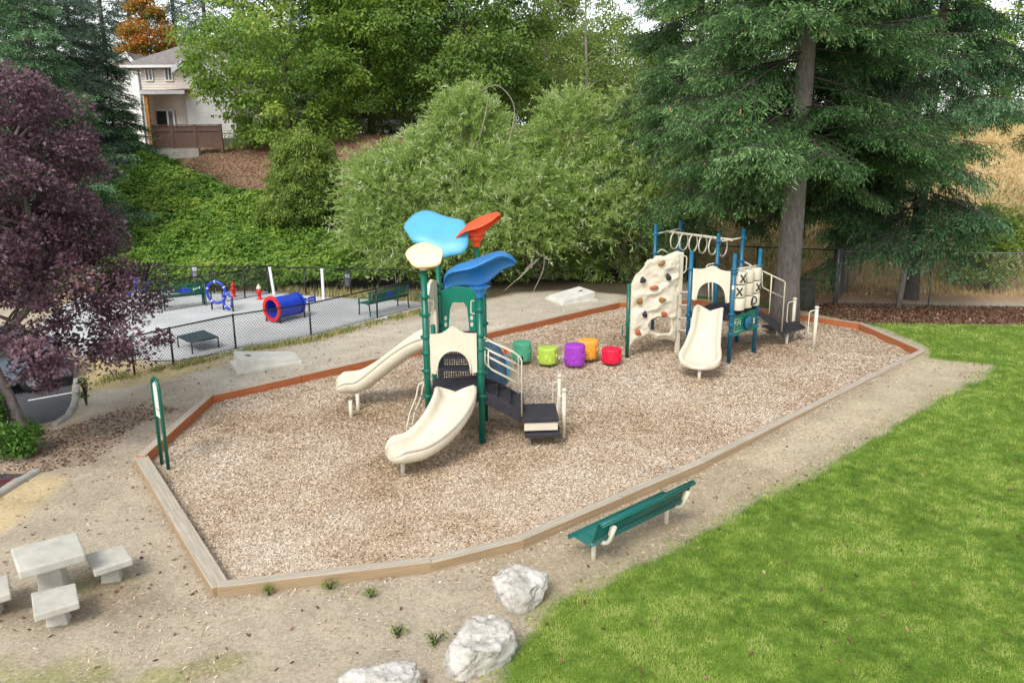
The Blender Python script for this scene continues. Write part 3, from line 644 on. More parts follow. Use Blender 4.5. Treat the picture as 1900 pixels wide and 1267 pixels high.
x,y=scatter_area(-9,12,7.8,27,5200); m=(sdist(x,y,BED)<-0.15)&(sdist(x,y,ASPH)<-.1)&(rng.uniform(0,1,len(x))<np.where(x<-3,.5,.22)); x,y=x[m],y[m]
o=flakes('fallen_leaves',x,y,gz(x,y)+0.015+0.03*(sdist(x,y,LAWN)>0),rng.uniform(0.03,0.075,len(x)),rng.uniform(0.02,0.045,len(x)),G_mulch,np.clip(rng.normal(0.5,0.3,len(x)),0,1),0.35)
tag(o,'small brown fallen leaves strewn on the paths and lawn','fallen leaves',kind='stuff')
# ================================================================== OBJECTS
def uvbox(mb_obj):
    pass
def g3(u,v,z=None):
    p = hit(u,v); return p
def ground_at(p): return float(gz(p[0],p[1]))
V3 = lambda *a: np.array(a,float)
# ---- timber edging
def beam(poly0, poly1, w, z0, z1, mats, parent, inset=0.004):
    a=np.array(poly0,float); b=np.array(poly1,float); d=b-a; L=np.linalg.norm(d); d/=L; n=np.array([-d[1],d[0]])
    a=a+d*inset; b=b-d*inset; h=w/2
    vs=[(*(a-n*h),z0),(*(b-n*h),z0),(*(b+n*h),z0),(*(a+n*h),z0),(*(a-n*h),z1),(*(b-n*h),z1),(*(b+n*h),z1),(*(a+n*h),z1)]
    fs=[(3,2,1,0),(4,5,6,7),(0,1,5,4),(2,3,7,6),(1,2,6,5),(3,0,4,7)]
    org=ORG[parent.name]; me=bpy.data.meshes.new('timber'); me.from_pydata([tuple(np.array(v)-org) for v in vs],[],fs)
    for m_ in mats: me.materials.append(m_)
    uv=me.uv_layers.new(name='UVMap'); sh=random.random()*9
    for p in me.polygons:
        p.material_index = 0 if p.normal.z>0.5 else (1 if p.index==2 else 2)
        for li in p.loop_indices:
            co=np.array(me.vertices[me.loops[li].vertex_index].co)+org; al=float(np.dot(co[:2]-a,d)); ac=float(np.dot(co[:2]-a,n))+co[2]
            uv.data[li].uv=(al+sh, ac+sh)
    o=bpy.data.objects.new('timber',me); COL.objects.link(o); o.parent=parent; ORG[o.name]=org
    bv=o.modifiers.new('bv','BEVEL'); bv.width=0.012; bv.segments=2
    return o
edg=thing('timber_edging','weathered timber edging framing the wood chip play area','edging',(0,0,0))
def offset_corner(i, off):
    n=len(BED); a,b,c=(np.array(BED[(i+k)%n]) for k in (-1,0,1)); d1=(b-a)/np.linalg.norm(b-a); d2=(c-b)/np.linalg.norm(c-b)
    return b
random.seed(3)
for i in range(len(BED)):
    a=np.array(BED[i]); b=np.array(BED[(i+1)%len(BED)]); L=np.linalg.norm(b-a); k=max(1,int(round(L/2.7))); d=(b-a)/L
    far = i in (5,6,7,8,9,10,11); wdt=0.24 if i==0 else 0.17
    side=wood_orange if far else wood_side
    for j in range(k):
        t0,t1=j/k,(j+1)/k; p0=a+(b-a)*t0; p1=a+(b-a)*t1
        if j==0: p0=p0-d*0.035
        if j==k-1: p1=p1+d*0.035
        dz=random.uniform(-0.006,0.006)+ (0.003 if i%2 else -0.003)
        z1=0.22+dz+(0.0 if i in(0,1,2,3) else 0.012)
        beam(p0,p1,wdt,-0.15,z1,[wood_top,side,wood_side if not far else wood_orange],edg)
# ---- pipes / posts helpers
def post(mb,xy,z0,z1,r,n=14,cap=True):
    pr=[(r,z0),(r,z1-0.03)]
    if cap: pr+= [(r*1.0,z1-0.03),(r*0.92,z1-0.01),(r*0.6,z1+0.005),(0.005,z1+0.012)]
    else: pr+= [(r,z1)]
    mb.lathe(pr,(xy[0],xy[1],0),n)
def clamp(par,mat_,xy,z,r):
    mb=MB(); mb.lathe([(r*1.0,z-0.045),(r*1.22,z-0.035),(r*1.22,z+0.035),(r*1.0,z+0.045)],(xy[0],xy[1],0),14); mb.box((xy[0]+r*1.25,xy[1]-r*0.2,z),(0.05,0.04,0.05)); mb.box((xy[0]-r*1.25,xy[1]-r*0.2,z),(0.05,0.04,0.05)); mb.build('clamp',mat_,par)
def bent(pts,n=4): return smooth_path(pts,n)
def corner_path(pts, r=0.07, n=5):
    p=[np.array(q,float) for q in pts]; out=[p[0]]
    for i in range(1,len(p)-1):
        a=p[i-1]-p[i]; b=p[i+1]-p[i]; la,lb=np.linalg.norm(a),np.linalg.norm(b); rr=min(r,la*0.45,lb*0.45); s_=p[i]+a/la*rr; e=p[i]+b/lb*rr
        for k in range(n+1):
            t=k/n; out.append((1-t)**2*s_+2*t*(1-t)*p[i]+t*t*e)
    out.append(p[-1]); return out
def slide_prof(h):
    inn=[(-h+0.03,0.235),(-h+0.065,0.20),(-h+0.085,0.09),(-h*0.66,0.012),(0,-0.005),(h*0.66,0.012),(h-0.085,0.09),(h-0.065,0.20),(h-0.03,0.235)]
    out=[(h,0.25),(h+0.05,0.225),(h+0.055,0.165),(h+0.032,0.15),(h+0.026,0.135),(h+0.045,0.12),(h+0.04,0.0),(h*0.8,-0.12),(0,-0.14),(-h*0.8,-0.12),(-h-0.04,0.0),(-h-0.045,0.12),(-h-0.026,0.135),(-h-0.032,0.15),(-h-0.055,0.165),(-h-0.05,0.225),(-h,0.25)]
    return (inn+out)[::-1]
# ================= TOWER 1
T1=thing('play_tower','green posted play tower with leaf shaped roofs and two cream slides','play tower',(-1.1,16.5,0),None)
P1,P2=V3(-1.66,15.12,0),V3(-0.61,15.18,0); M1,M2=V3(-1.63,16.25,0),V3(-0.58,16.28,0)
B1=P(812,491,3.3); B1=A(815,560,18.2); B2=A(885,500,18.2); B1[2]=B2[2]=0
M2=A(899,590,16.4); M2[2]=0
hP1,hP2=zat(P1,492),zat(P2,548); hB1,hB2=zat(B1,470),zat(B2,452); hM2=zat(M2,541)
for p_,h_,r in ((P1,hP1,.062),(P2,hP2,.065),(B1,hB1,.06),(B2,hB2,.06),(M2,hM2,.045),(M1,2.2,.05)):
    mb=MB(); post(mb,p_,-0.1,h_,r); mb.build('post',greenpost,T1)
for p_,vs in ((P1,(551,584,625,655,688,735)),(P2,(575,622,648,690,735)),(B1,(528,542,600)),(M2,(545,600,650))):
    for v_ in vs: clamp(T1,greenpost,p_,zat(p_,v_),.062 if p_ is not M2 else .045)
mb=MB(); mb.lathe([(0.016,0),(0.022,0.004),(0.018,0.012)],tuple(P2+V3(0,-0.066,0.12)),8); mb.build('base_bolt',galv,T1)
# decks
zD=zat((P1+P2)/2,731); zU=zat((-1.2,16.9),640)
def slab(mb,quad,z,th,mi=0):
    n=len(quad); q=[np.array(p[:2]) for p in quad]
    mb.add([(*p,z) for p in q]+[(*p,z-th) for p in q],[tuple(range(n)),tuple(reversed(range(n,2*n)))]+[(i,n+i,n+(i+1)%n,(i+1)%n) for i in range(n)],False,mi)
print('zD',zD,'zU',zU)
mb=MB(); slab(mb,[P1+V3(0.0,-.02,0),P2+V3(0,-.02,0),M2,M1],zD,0.17); mb.build('deck',blackdeck,T1,bevel=0.015)
# stairs to the upper deck, with perforated risers
nst=3; mb=MB(); pr=MB(); y0=16.25; dz=(zU-zD)/nst
for k in range(nst):
    y=y0+0.28*k; z=zD+dz*(k+1)
    mb.box((-1.12,y+0.16,z-0.02),(0.95,0.32,0.04))
    pr.add([(-1.56,y,z-dz),(-0.66,y,z-dz),(-0.66,y,z-0.04),(-1.56,y,z-0.04)],[(0,1,2,3)])
mb.build('stair_treads',blackdeck,T1,bevel=0.006)
def planar_uv(o, ax=(0,2)):
    me=o.data; uv=me.uv_layers.new(name='UVMap')
    for l in me.loops:
        c=me.vertices[l.vertex_index].co; uv.data[l.index].uv=(c[ax[0]],c[ax[1]])
o=pr.build('perforated_risers',perf_black,T1); planar_uv(o)
mb=MB(); slab(mb,[V3(-1.68,16.95,0),V3(-0.6,16.95,0),B2+V3(.1,0,0),B1+V3(-.05,0,0)],zU,0.15); mb.build('upper_deck',blackdeck,T1,bevel=0.015)
# front hood panel with arch
def hood(p,q,vtop,vside,vbot,varch,name,parent,mat,open_frac=0.56,legw=None,yoff=-0.0):
    d=(q-p); L=np.linalg.norm(d); d=d/L; mid=(p+q)/2
    zt,zs,zb,za=zat(mid,vtop),zat(mid,vside),zat(mid,vbot),zat(mid,varch); W=L/2-0.075; ow=L*open_frac/2
    out=[(-W,zb+0.02),(-W,zs)]; 
    for k in range(13):
        t=-1+2*k/12; x=t*W*0.98; out.append((x, zs-0.015+(zt-zs+0.015)*math.exp(-(t/0.34)**2)))
    out += [(W,zs),(W,zb+0.02),(W*0.8,zb-0.01),(ow*1.06,zb)]
    for k in range(13):
        a=math.pi*k/12; out.append((ow*math.cos(a)*(1-0.05*math.sin(a)), za-(za-zb)*(1-math.sin(a)**0.75)))
    out += [(-ow*1.06,zb),(-W*0.8,zb-0.01)]
    # remove duplicates
    o2=[out[0]]
    for c in out[1:]:
        if math.hypot(c[0]-o2[-1][0],c[1]-o2[-1][1])>0.006: o2.append(c)
    mb=MB(); mb.prism(o2,(mid[0],mid[1]+yoff,0),(d[0],d[1],0),(0,0,1),0.085)
    h=mb.build(name,mat,parent,bevel=0.02)
    rb=MB(); pts=[mid+d*ow*math.cos(math.pi*k/16)+V3(0,yoff-0.05,za-(za-zb)*(1-math.sin(math.pi*k/16)**0.75)) for k in range(17)]
    rb.tube(pts,0.022,8); rb.build('arch_lip',mat,h); return zt,zs,zb
hood(P1,P2,605,618,692,649,'slide_hood',T1,cream,0.63)
# slide 1 (curved)
def hermite(p0,p1,t0,t1,za,zb,n=26,flat0=0.07,flat1=0.16):
    out=[]
    for k in range(n+1):
        t=k/n; h=(2*t**3-3*t*t+1)*p0+(t**3-2*t*t+t)*t0+(-2*t**3+3*t*t)*p1+(t**3-t*t)*t1
        q=min(1,max(0,(t-flat0)/(1-flat0-flat1))); q=0.55*q+0.45*q*q*(3-2*q); out.append(V3(h[0],h[1],za+(zb-za)*q))
    # soften
    for _ in range(3): out=[out[0]]+[(out[i-1]+out[i]*2+out[i+1])/4 for i in range(1,n)]+[out[-1]]
    return out
def slide_pts(name,pts,half,parent,feet,nose=0.215):
    n=len(pts); hs=np.interp(np.linspace(0,1,n),np.linspace(0,1,len(half)),half); rings=[]
    for i in range(n):
        t=pts[min(i+1,n-1)]-pts[max(i-1,0)]; t/=np.linalg.norm(t); sd_=np.cross(t,[0,0,1.]); sd_/=np.linalg.norm(sd_); up=np.cross(sd_,t); rings.append([pts[i]+sd_*a+up*b for a,b in slide_prof(hs[i])])
    e=pts[-1]; t=(pts[-1]-pts[-3]); t[2]*=0.3; t/=np.linalg.norm(t); h=hs[-1]; sd_=np.cross(t,[0,0,1.]); sd_/=np.linalg.norm(sd_); up=np.cross(sd_,t)
    for f,s_,zt in ((0.32,0.98,0.86),(0.62,0.90,0.6),(0.86,0.74,0.36),(1.0,0.5,0.18)):
        rings.append([e+t*(f*nose)+sd_*a*s_+up*(b*(zt if b>0 else (0.55+0.45*zt))) for a,b in slide_prof(h)])
    k=len(rings[0]); vs=[p for r in rings for p in r]; fs=[(i*k+j,i*k+(j+1)%k,(i+1)*k+(j+1)%k,(i+1)*k+j) for i in range(len(rings)-1) for j in range(k)]+[tuple(reversed(range(k))),tuple((len(rings)-1)*k+j for j in range(k))]
    mb=MB(); mb.add(vs,fs,True); o=mb.build(name,cream,parent,sub=1)
    for ft in feet:
        g=P(ft[0],ft[1],0.0); fb=MB(); fb.tube([V3(g[0],g[1],-0.1),V3(g[0],g[1],ft[2])],0.045,10); fb.build('slide_leg',creampipe,o)
    return o
S0=(P1+P2)/2+V3(0.02,-0.09,0); E0=P(742,842,.42)
slide_pts('slide',hermite(S0,E0,V3(0.35,-1.7,0),V3(-1.75,-0.75,0),zD-0.02,0.42),[0.36,0.37,0.37,0.36,0.34],T1,[(748,879,0.34)])
S0=V3(-1.72,17.35,0); E0=P(640,716,.50)
slide_pts('slide',hermite(S0,E0,V3(-2.2,0.0,0),V3(-1.9,-0.5,0),zU-0.02,0.50),[0.36,0.36,0.36,0.35,0.34],T1,[(652,777,0.42),(665,764,0.42)])
# side hood of the left slide
mb=MB(); mid=P(793,600,zU+0.5); mid[2]=0
zt=zat(mid,531); zb=zat(mid,625)
out=[(-0.55,zb-0.2),(-0.55,zb+0.3),(-0.5,zt-0.35),(-0.2,zt-0.05),(0.1,zt),(0.55,zt-0.1),(0.6,zb-0.2),(0.42,zb-0.2),(0.36,zb+0.35),(0.15,zb+0.55),(-0.15,zb+0.55),(-0.34,zb+0.3),(-0.4,zb-0.2)]
mb.prism(out,(B1[0]-0.12,17.55,0),(0.10,0.99,0),(0,0,1),0.08); mb.build('slide_hood',cream,T1,bevel=0.02)
# green arch panel between the back posts
mid=(B1+B2)/2; d=(B2-B1); L=np.linalg.norm(d); d/=L; zt=zat(mid,545)+0.15; zb=zat(mid,613); W=L/2-0.05
out=[(-W,zb),(-W,zt-0.08),(-W*0.6,zt),(0,zt+0.02),(W*0.6,zt),(W,zt-0.08),(W,zb),(W*0.62,zb),(W*0.5,zb+0.55*(zt-zb)),(W*0.32,zb+0.66*(zt-zb)),(-W*0.32,zb+0.66*(zt-zb)),(-W*0.5,zb+0.5*(zt-zb)),(-W*0.62,zb)]
mb=MB(); mb.prism(out,mid-V3(0,.02,0),d,(0,0,1),0.05); ap=mb.build('arch_panel',greenpanel,T1,bevel=0.008)
for sx in (-1,1):
    for fz in (0.15,0.30):
        mb=MB(); c=mid-V3(0,.05,0)+d*sx*W*0.77+V3(0,0,zb+fz*(zt-zb)); ring=[c+d*0.035*math.cos(a)+V3(0,0,0.055*math.sin(a)) for a in np.linspace(0,2*math.pi,14,endpoint=False)]
        mb.add(ring+[r+V3(0,-0.008,0) for r in ring],[tuple(range(14)),tuple(reversed(range(14,28)))]+[(i,(i+1)%14,14+(i+1)%14,14+i) for i in range(14)])
        mb.build('oval_inset',cream,ap)
# grab loops
def loop(pts,r,name,mat,parent,closed=False): mb=MB(); mb.tube(corner_path(pts) if not closed else pts,r,8,closed); return mb.build(name,mat,parent)
for u0,u1,Y in ((795,804,15.35),(881,874,15.4)):
    loop([A(u0,558,Y),A(u1,558,Y),A(u1,582,Y),A(u0,582,Y)],0.015,'grab_loop',creampipe,T1)
# left curved ladder
for du,Y in ((0,15.55),(9,15.9)):
    loop([A(790+du,709,Y),A(777+du,712,Y),A(772+du,738,Y-.05),A(761+du,764,Y-.1),A(755+du,792,Y-.15),A(752+du,835,Y-.15)],0.018,'ladder_rail',creampipe,T1)
for u,v in ((773,735),(762,762),(756,790)): mb=MB(); mb.tube([A(u,v,15.5),A(u+9,v-1,15.85)],0.014,8); mb.build('rung',creampipe,T1)
# stairs on the right and transfer station
zP=0.62; q0,q1,q2,q3=P(971,777,zP),P(1037,775,zP),P(1030,747,zP),P(970,749,zP)
mb=MB(); slab(mb,[q0,q1,q2,q3],zP,0.09); mb.build('transfer_platform',blackdeck,T1,bevel=0.012)
zS=0.32; r0,r1,r2,r3=P(974,806,zS),P(1040,804,zS),P(1037,786,zS),P(974,788,zS)
mb=MB(); slab(mb,[r0,r1,r2,r3],zS,0.08); mb.build('lower_step',blackdeck,T1,bevel=0.012)
mb=MB(); slab(mb,[q0+V3(.02,.03,0),q1+V3(-.02,.03,0),q1+V3(-.02,.08,0),q0+V3(.02,.08,0)],zP-0.1,0.16); mb.build('riser_board',cream,T1)
# sloped stair between deck and platform
x0=P2[0]+0.03; x1=q0[0]; ya=15.25; yb=16.2; st=MB(); nst=3; 
for k in range(nst):
    xa=x0+(x1-x0)*k/nst; xb=x0+(x1-x0)*(k+1)/nst; z=zD-(zD-zP)*(k+1)/(nst+1)
    st.obox(((xa+xb)/2,(ya+yb)/2,z-0.02),((xb-xa)/2+0.02,0,0),(0,(yb-ya)/2,0),(0,0,0.02))
    st.obox((xa,(ya+yb)/2,z+0.07),(0.012,0,0),(0,(yb-ya)/2,0),(0,0,0.09))
st.build('stair_treads',blackdeck,T1,bevel=0.006)
for yy in (ya-0.02,yb+0.02):
    mb=MB(); mb.prism([(x0,zD+0.03),(x0,zD-0.22),(x1-0.02,zP-0.2),(x1-0.02,zP+0.05),(x0+0.45*(x1-x0),zP+0.72*(zD-zP))],(0,yy,0),(1,0,0),(0,0,1),0.035); mb.build('stair_stringer',blackdeck,T1,bevel=0.006)
ft=P(1005,819,0)
for pp_,zz_,rr_ in ((ft+V3(0,.15,0),zS-.05,.04),(q3+V3(.1,-.05,0),zP-.05,.035),(q2+V3(-.1,-.05,0),zP-.05,.035)):
    mb=MB(); mb.tube([V3(pp_[0],pp_[1],-.1),V3(pp_[0],pp_[1],zz_)],rr_,10); mb.build('platform_leg',creampipe,T1)
tA=P(1046,815,0); tB=P(1037,783,0)
for p_,v_ in ((tA,722),(tB,696)):
    mb=MB(); h_=zat(p_,v_); post(mb,p_,-0.1,h_,0.04); mb.lathe([(0.04,h_-.05),(0.055,h_-.04),(0.055,h_+.0),(0.03,h_+.02)],(p_[0],p_[1],0),12); mb.build('handrail_post',creampipe,T1)
    loop([V3(p_[0]-.02,p_[1],h_-.13),V3(p_[0]-.13,p_[1]+.02,h_-.17),V3(p_[0]-.13,p_[1]+.02,h_-.75),V3(p_[0]-.02,p_[1],h_-.8)],0.015,'grab_loop',creampipe,T1)
# handrails along the stair
for Y,ox,oy in ((15.2,0,0),(16.15,-6,-5)):
    mb=MB(); X=lambda u,v: A(u+ox,v+oy,Y)
    mb.tube(corner_path([X(904,631),X(958,656),X(968,666),X(968,772)]),0.016,8)
    mb.tube(corner_path([X(906,650),X(964,678)]),0.014,8)
    mb.tube(corner_path([X(906,650),X(906,678),X(912,686),X(966,714)]),0.014,8)
    mb.tube(corner_path([X(909,664),X(966,694)]),0.012,8)
    mb.tube([X(900,633),X(907,632)],0.016,8); mb.build('handrail',creampipe,T1)
# leaf shaped climbing panel at the right of the upper deck
pan=[(899,632),(912,629),(924,640),(935,658),(943,682),(945,706),(938,716),(920,713),(905,700),(899,680)]
def px_slab(pxs, Y, th, name, mat, parent, bevel=0.02, bulge=0.0, yfun=None):
    fr=[A(u,v,(yfun(u,v) if yfun else Y)) for u,v in pxs]; n=len(fr); bk=[p+V3(0,th,0) for p in fr]
    c=sum(fr)/n; mb=MB(); mb.add(fr+bk+[c+V3(0,-bulge,0)],[(i,(i+1)%n,2*n) for i in range(n)]+[tuple(reversed(range(n,2*n)))]+[(i,n+i,n+(i+1)%n,(i+1)%n) for i in range(n)])
    return mb.build(name,mat,parent,bevel=bevel)
cp=px_slab(pan,17.3,0.08,'climbing_panel',greybluep,T1,0.01,0.05)
px_slab([(933,645),(941,646),(941,656),(936,657)],17.2,0.06,'orange_grip',orange_p,cp,0.01); px_slab([(936,658),(942,660),(945,680),(945,706),(941,706),(939,678)],17.2,0.08,'light_blue_edge',sky_blue,cp,0.01)
mb=MB(); 
for v in (652,665,678,692): mb.tube([A(899,v,16.9),A(905,v,16.9)],0.02,8)
mb.tube([A(901,640,16.85),A(901,712,16.85)],0.03,8); mb.build('panel_bracket',creampipe,T1)
# ---- leaf roofs (rotomoulded petals)
def spline_closed(pts, n):
    p=np.array(pts,float); m=len(p); out=[]
    for i in range(n):
        t=i/n*m; k=int(t); f=t-k; a,b,c,d=p[(k-1)%m],p[k%m],p[(k+1)%m],p[(k+2)%m]
        out.append(0.5*((2*b)+(-a+c)*f+(2*a-5*b+4*c-d)*f*f+(-a+3*b-3*c+d)*f**3))
    return np.array(out)
def spline_open(pts, n):
    p=[np.array(q,float) for q in pts]; sp=np.array(smooth_path(p,12)); idx=np.linspace(0,len(sp)-1,n); return np.array([[np.interp(i,range(len(sp)),sp[:,k]) for k in range(sp.shape[1])] for i in idx])
Z1=lambda pts:[(600+x/3.8,370+y/3.8) for x,y in pts]
def petal_up(name, pxs, ctr, Y, tilt, mat, parent, label, neck, bow=0.10, curl=0.10, vst=1.0):
    # top face leans towards the viewer: plane through ctr at depth Y, rising with distance
    c0=A(ctr[0],ctr[1],Y); N=np.array([0,-math.sin(tilt),math.cos(tilt)])
    nn=48; o=spline_closed(pxs,nn); o[:,1]=ctr[1]-3*(vst>1)+(o[:,1]-ctr[1])*vst; rim=[]
    for u,v in o:
        d=ray(u,v); o_=np.array([0,0,CAMH]); t=np.dot(c0-o_,N)/np.dot(d,N); rim.append(o_+d*t)
    rim=np.array(rim); T=np.array([0,math.cos(tilt),math.sin(tilt)]); X=np.array([1.,0,0])
    loc=np.stack([(rim-c0)@X,(rim-c0)@T],1); R=np.abs(loc).max(); vs=[]; rings=[0.25,0.5,0.75,0.92,1.0]
    def top(a,b,r): s_=(a/R); return bow*(0.5-(b/R)**2*1.4+0.5*(s_)*abs(s_))-curl*max(0,r-0.7)**2*6
    vs.append(c0+N*top(0,0,0))
    for r in rings:
        for a,b in loc: vs.append(c0+X*a*r+T*b*r+N*top(a*r,b*r,r))
    for r in (0.985,0.86,0.6,0.3,0.12):
        for a,b in loc:
            vs.append(c0+X*a*r+T*b*r+N*(top(a*r,b*r,max(r,0.9))-(0.055 if r>0.9 else 0.075)-(0.16 if r<0.2 else (0.05 if r<0.4 else 0))*1.0))
    fs=[(0,1+k,1+(k+1)%nn) for k in range(nn)]
    for i in range(len(rings)+5-1):
        for k in range(nn): a=1+i*nn+k; b=1+i*nn+(k+1)%nn; fs.append((a,a+nn,b+nn,b))
    last=1+(len(rings)+4)*nn; fs.append(tuple(last+k for k in range(nn)))
    fs=[tuple(f) for f in fs]
    mb=MB(); mb.add(vs,fs,True); h=mb.build(name,mat,parent); h['label']=label
    nk=MB(); tp=c0+N*(top(0,0,0)-0.05); hz_=max(0.05,tp[2]-neck[2]-0.03); nk.lathe([(0.075,-0.04),(0.08,0.0),(0.09,hz_*.6),(0.11,hz_)],(neck[0],neck[1],neck[2]),16); nk.build('roof_collar',mat,h)
    me=h.data; 
    import bmesh
    bm=bmesh.new(); bm.from_mesh(me); bmesh.ops.recalc_face_normals(bm,faces=bm.faces); bm.to_mesh(me); bm.free()
    return h
def petal_side(name, far, crest, low, Yp, mat, parent, label, neck, dn=0.42, df=0.42):
    n=26; a=spline_open(far,n); b=spline_open(crest,n); c=spline_open(low,n); rows=[]
    for i in range(n):
        s_=i/(n-1); w_=0.30+0.70*math.sin(math.pi*s_)**0.6
        pf=A(a[i][0],a[i][1],Yp+df*w_); pc=A(b[i][0],b[i][1],Yp-dn*w_); pl=A(c[i][0],c[i][1],Yp+0.02*w_)
        mid_=(pf+pc)/2+V3(0,0,0.03*w_); cu=(pc*0.5+pl*0.5)+V3(0,0.30*w_,0.07*w_)
        c1=pc+V3(0,-0.012,-0.035); c2=pc*0.82+pl*0.18+V3(0,0.045*w_,0.0)
        bk=pl*0.5+pf*0.5+V3(0,0.05*w_,-0.02*w_); pf2=pf+V3(0,0.01,-0.05)
        pl=pl+V3(0,0,-0.03); cl_=pl*0.85+cu*0.15
        rows.append([pf,pf*0.75+pc*0.25+V3(0,0,0.022*w_),mid_,pf*0.25+pc*0.75+V3(0,0,0.022*w_),pc,c1,c2,cu,cl_,pl,bk,pf2])
    k=len(rows[0]); vs=[p for r in rows for p in r]; fs=[(i*k+j,i*k+(j+1)%k,(i+1)*k+(j+1)%k,(i+1)*k+j) for i in range(n-1) for j in range(k)]+[tuple(reversed(range(k))),tuple((n-1)*k+j for j in range(k))]
    mb=MB(); mb.add(vs,fs,True); h=mb.build(name,mat,parent,sub=1); h['label']=label
    nk=MB(); nk.lathe([(0.078,-0.03),(0.08,0.02),(0.095,0.08),(0.14,0.14),(0.22,0.20)],tuple(neck),16); nk.build('roof_collar',mat,h)
    import bmesh
    for ob in (h,):
        bm=bmesh.new(); bm.from_mesh(ob.data); bmesh.ops.recalc_face_normals(bm,faces=bm.faces); bm.to_mesh(ob.data); bm.free()
    return h
petal_up('leaf_roof',Z1([(565,200),(600,140),(650,90),(710,65),(770,85),(850,130),(940,160),(990,180),(1020,250),(1020,320),(980,355),(900,362),(840,368),(790,345),(700,310),(630,290),(590,240)]),(808,428),18.2,math.radians(38),sky_blue,T1,'largest pale sky blue leaf roof at the back',(B1[0],B1[1],hB1-0.02),0.16,0.10,1.16)
petal_up('leaf_roof',Z1([(578,372),(620,320),(700,282),(770,310),(835,360),(838,410),(815,450),(740,462),(645,460),(600,420)]),(787,470),15.1,math.radians(40),yellow_p,T1,'small pale yellow leaf roof',(P1[0],P1[1],hP1-0.05),0.06,0.05)
petal_side('leaf_roof',Z1([(912,268),(935,235),(1000,180),(1100,120),(1210,86),(1238,92),(1250,110)]),Z1([(912,278),(940,262),(1000,222),(1090,195),(1180,150),(1235,108),(1252,120)]),Z1([(918,292),(960,288),(1030,262),(1090,285),(1150,215),(1210,165),(1250,138)]),18.15,orange_p,T1,'orange red leaf roof',(B2[0],B2[1],hB2-0.05),0.35,0.35)
petal_side('leaf_roof',Z1([(850,530),(880,500),(950,455),(1060,420),(1150,385),(1230,362),(1290,370),(1345,412),(1362,438)]),Z1([(846,575),(872,520),(940,498),(1030,482),(1110,450),(1180,415),(1240,392),(1310,402),(1362,445)]),Z1([(852,640),(900,622),(950,612),(1010,612),(1080,628),(1150,600),(1190,560),(1270,490),(1350,462)]),15.2,mid_blue,T1,'deep blue leaf roof seen from below',(P2[0],P2[1],hP2-0.02),0.42,0.42)

# ================= TOWER 2
T2=thing('play_tower','blue posted play tower with climbing wall, ring ladder and one cream slide','play tower',(5.5,22.5,0))
Q1=P(1274,665,0);Q2=P(1351.7,675,0);Q3=P(1398,656,0);Q4=P(1366,638,0);Q5=P(1322,641,0);Q6=P(1210,613,0)
h1,h2,h3,h4,h5,h6=zat(Q1,466),zat(Q2,471),zat(Q3,462),zat(Q4,425),zat(Q5,433),zat(Q6,417)
Q7=P(1263,410,h6); h7=h6; Q7[2]=0
for p_,h_ in ((Q1,h1),(Q2,h2),(Q3,h3),(Q4,h4),(Q5,h5),(Q6,h6),(Q7,h7)):
    mb=MB(); post(mb,p_,-0.1,h_,0.055); mb.build('post',bluepost,T2)
for p_,vs in ((Q1,(499,585)),(Q2,(500,506,583,603,620)),(Q3,(493,577,590,606)),(Q4,(441,484)),(Q5,(448,490)),(Q6,(434,470)),(Q7,(427,462))):
    for v_ in vs: clamp(T2,bluepost,p_,zat(p_,v_),0.055)
mb=MB(); cc_=Q2+V3(-0.02,-0.058,zat(Q2,533)); mb.obox(cc_,(0.03,0,0),(0,0.003,0),(0,0,0.05)); mb.build('age_sticker',white_p,T2)
zE=zat((Q1+Q2)/2,583)
mb=MB(); slab(mb,[Q1,Q2,Q3,Q4,Q5],zE,0.14); mb.build('deck',blackdeck,T2,bevel=0.015)
hood(Q1,Q2,493,500,559,522,'slide_hood',T2,cream,0.70)
dn=np.array([(Q2-Q1)[1],-(Q2-Q1)[0],0]); dn/=np.linalg.norm(dn); mid=(Q1+Q2)/2
pp=[proj(mid+dn*s_+V3(0,0,z)) for s_,z in ((0,0),)]
c0=mid+V3(0,0,zE); ex_=P(1298,673,0.42)
def lerp(a,b,t): return a+(b-a)*t
slide_pts('slide',[np.array(q) for q in smooth_path([c0+V3(0,0,-.01),c0+dn*0.16+V3(0,0,-.05),lerp(c0,ex_,0.4)+V3(0,0,-0.03),lerp(c0,ex_,0.68)+V3(0,0,-.07),lerp(c0,ex_,0.86)+V3(0,0,-.05),ex_],5)],[0.34,0.34,0.35,0.40,0.46,0.48],T2,[(1297,706,0.36)],nose=0.31)
# climbing wall with relief
CG=P(1163,664.5,0); CCp=P(1255.7,656,0); hCG=zat(CG,527); hCC=zat(CCp,468)
mb=MB(); post(mb,CG,-0.1,hCG,0.05); mb.build('wall_post',greenpost,T2)
mb=MB(); d=(CCp-CG); L=np.linalg.norm(d); d/=L; nrm=np.array([d[1],-d[0],0.]); mb.obox(CCp+V3(0,0,hCC/2),d*0.06,nrm*0.05,(0,0,hCC/2)); mb.build('wall_post',cream,T2,bevel=0.015)
def wpx(x,y):   # zoom coords -> wall local (s,z)
    u,v=1100+x/3.726,380+y/3.726; r=ray(u,v); o_=np.array([0,0,CAMH]); t=np.dot(CG-o_,nrm)/np.dot(r,nrm); p=o_+r*t; return float(np.dot(p-CG,d)),float(p[2])
wo=[wpx(*q) for q in [(262,545),(275,520),(290,488),(320,462),(350,430),(358,400),(375,380),(400,372),(415,372),(432,352),(455,346),(490,352),(512,342),(545,328),(585,318),(612,326),(606,480),(590,760),(582,935),(560,945),(500,928),(430,932),(400,905),(365,912),(335,930),(290,945),(250,980)]]
hole=[wpx(*q) for q in [(380,830),(400,795),(440,775),(500,772),(528,790),(530,850),(520,880),(450,882),(400,872)]]
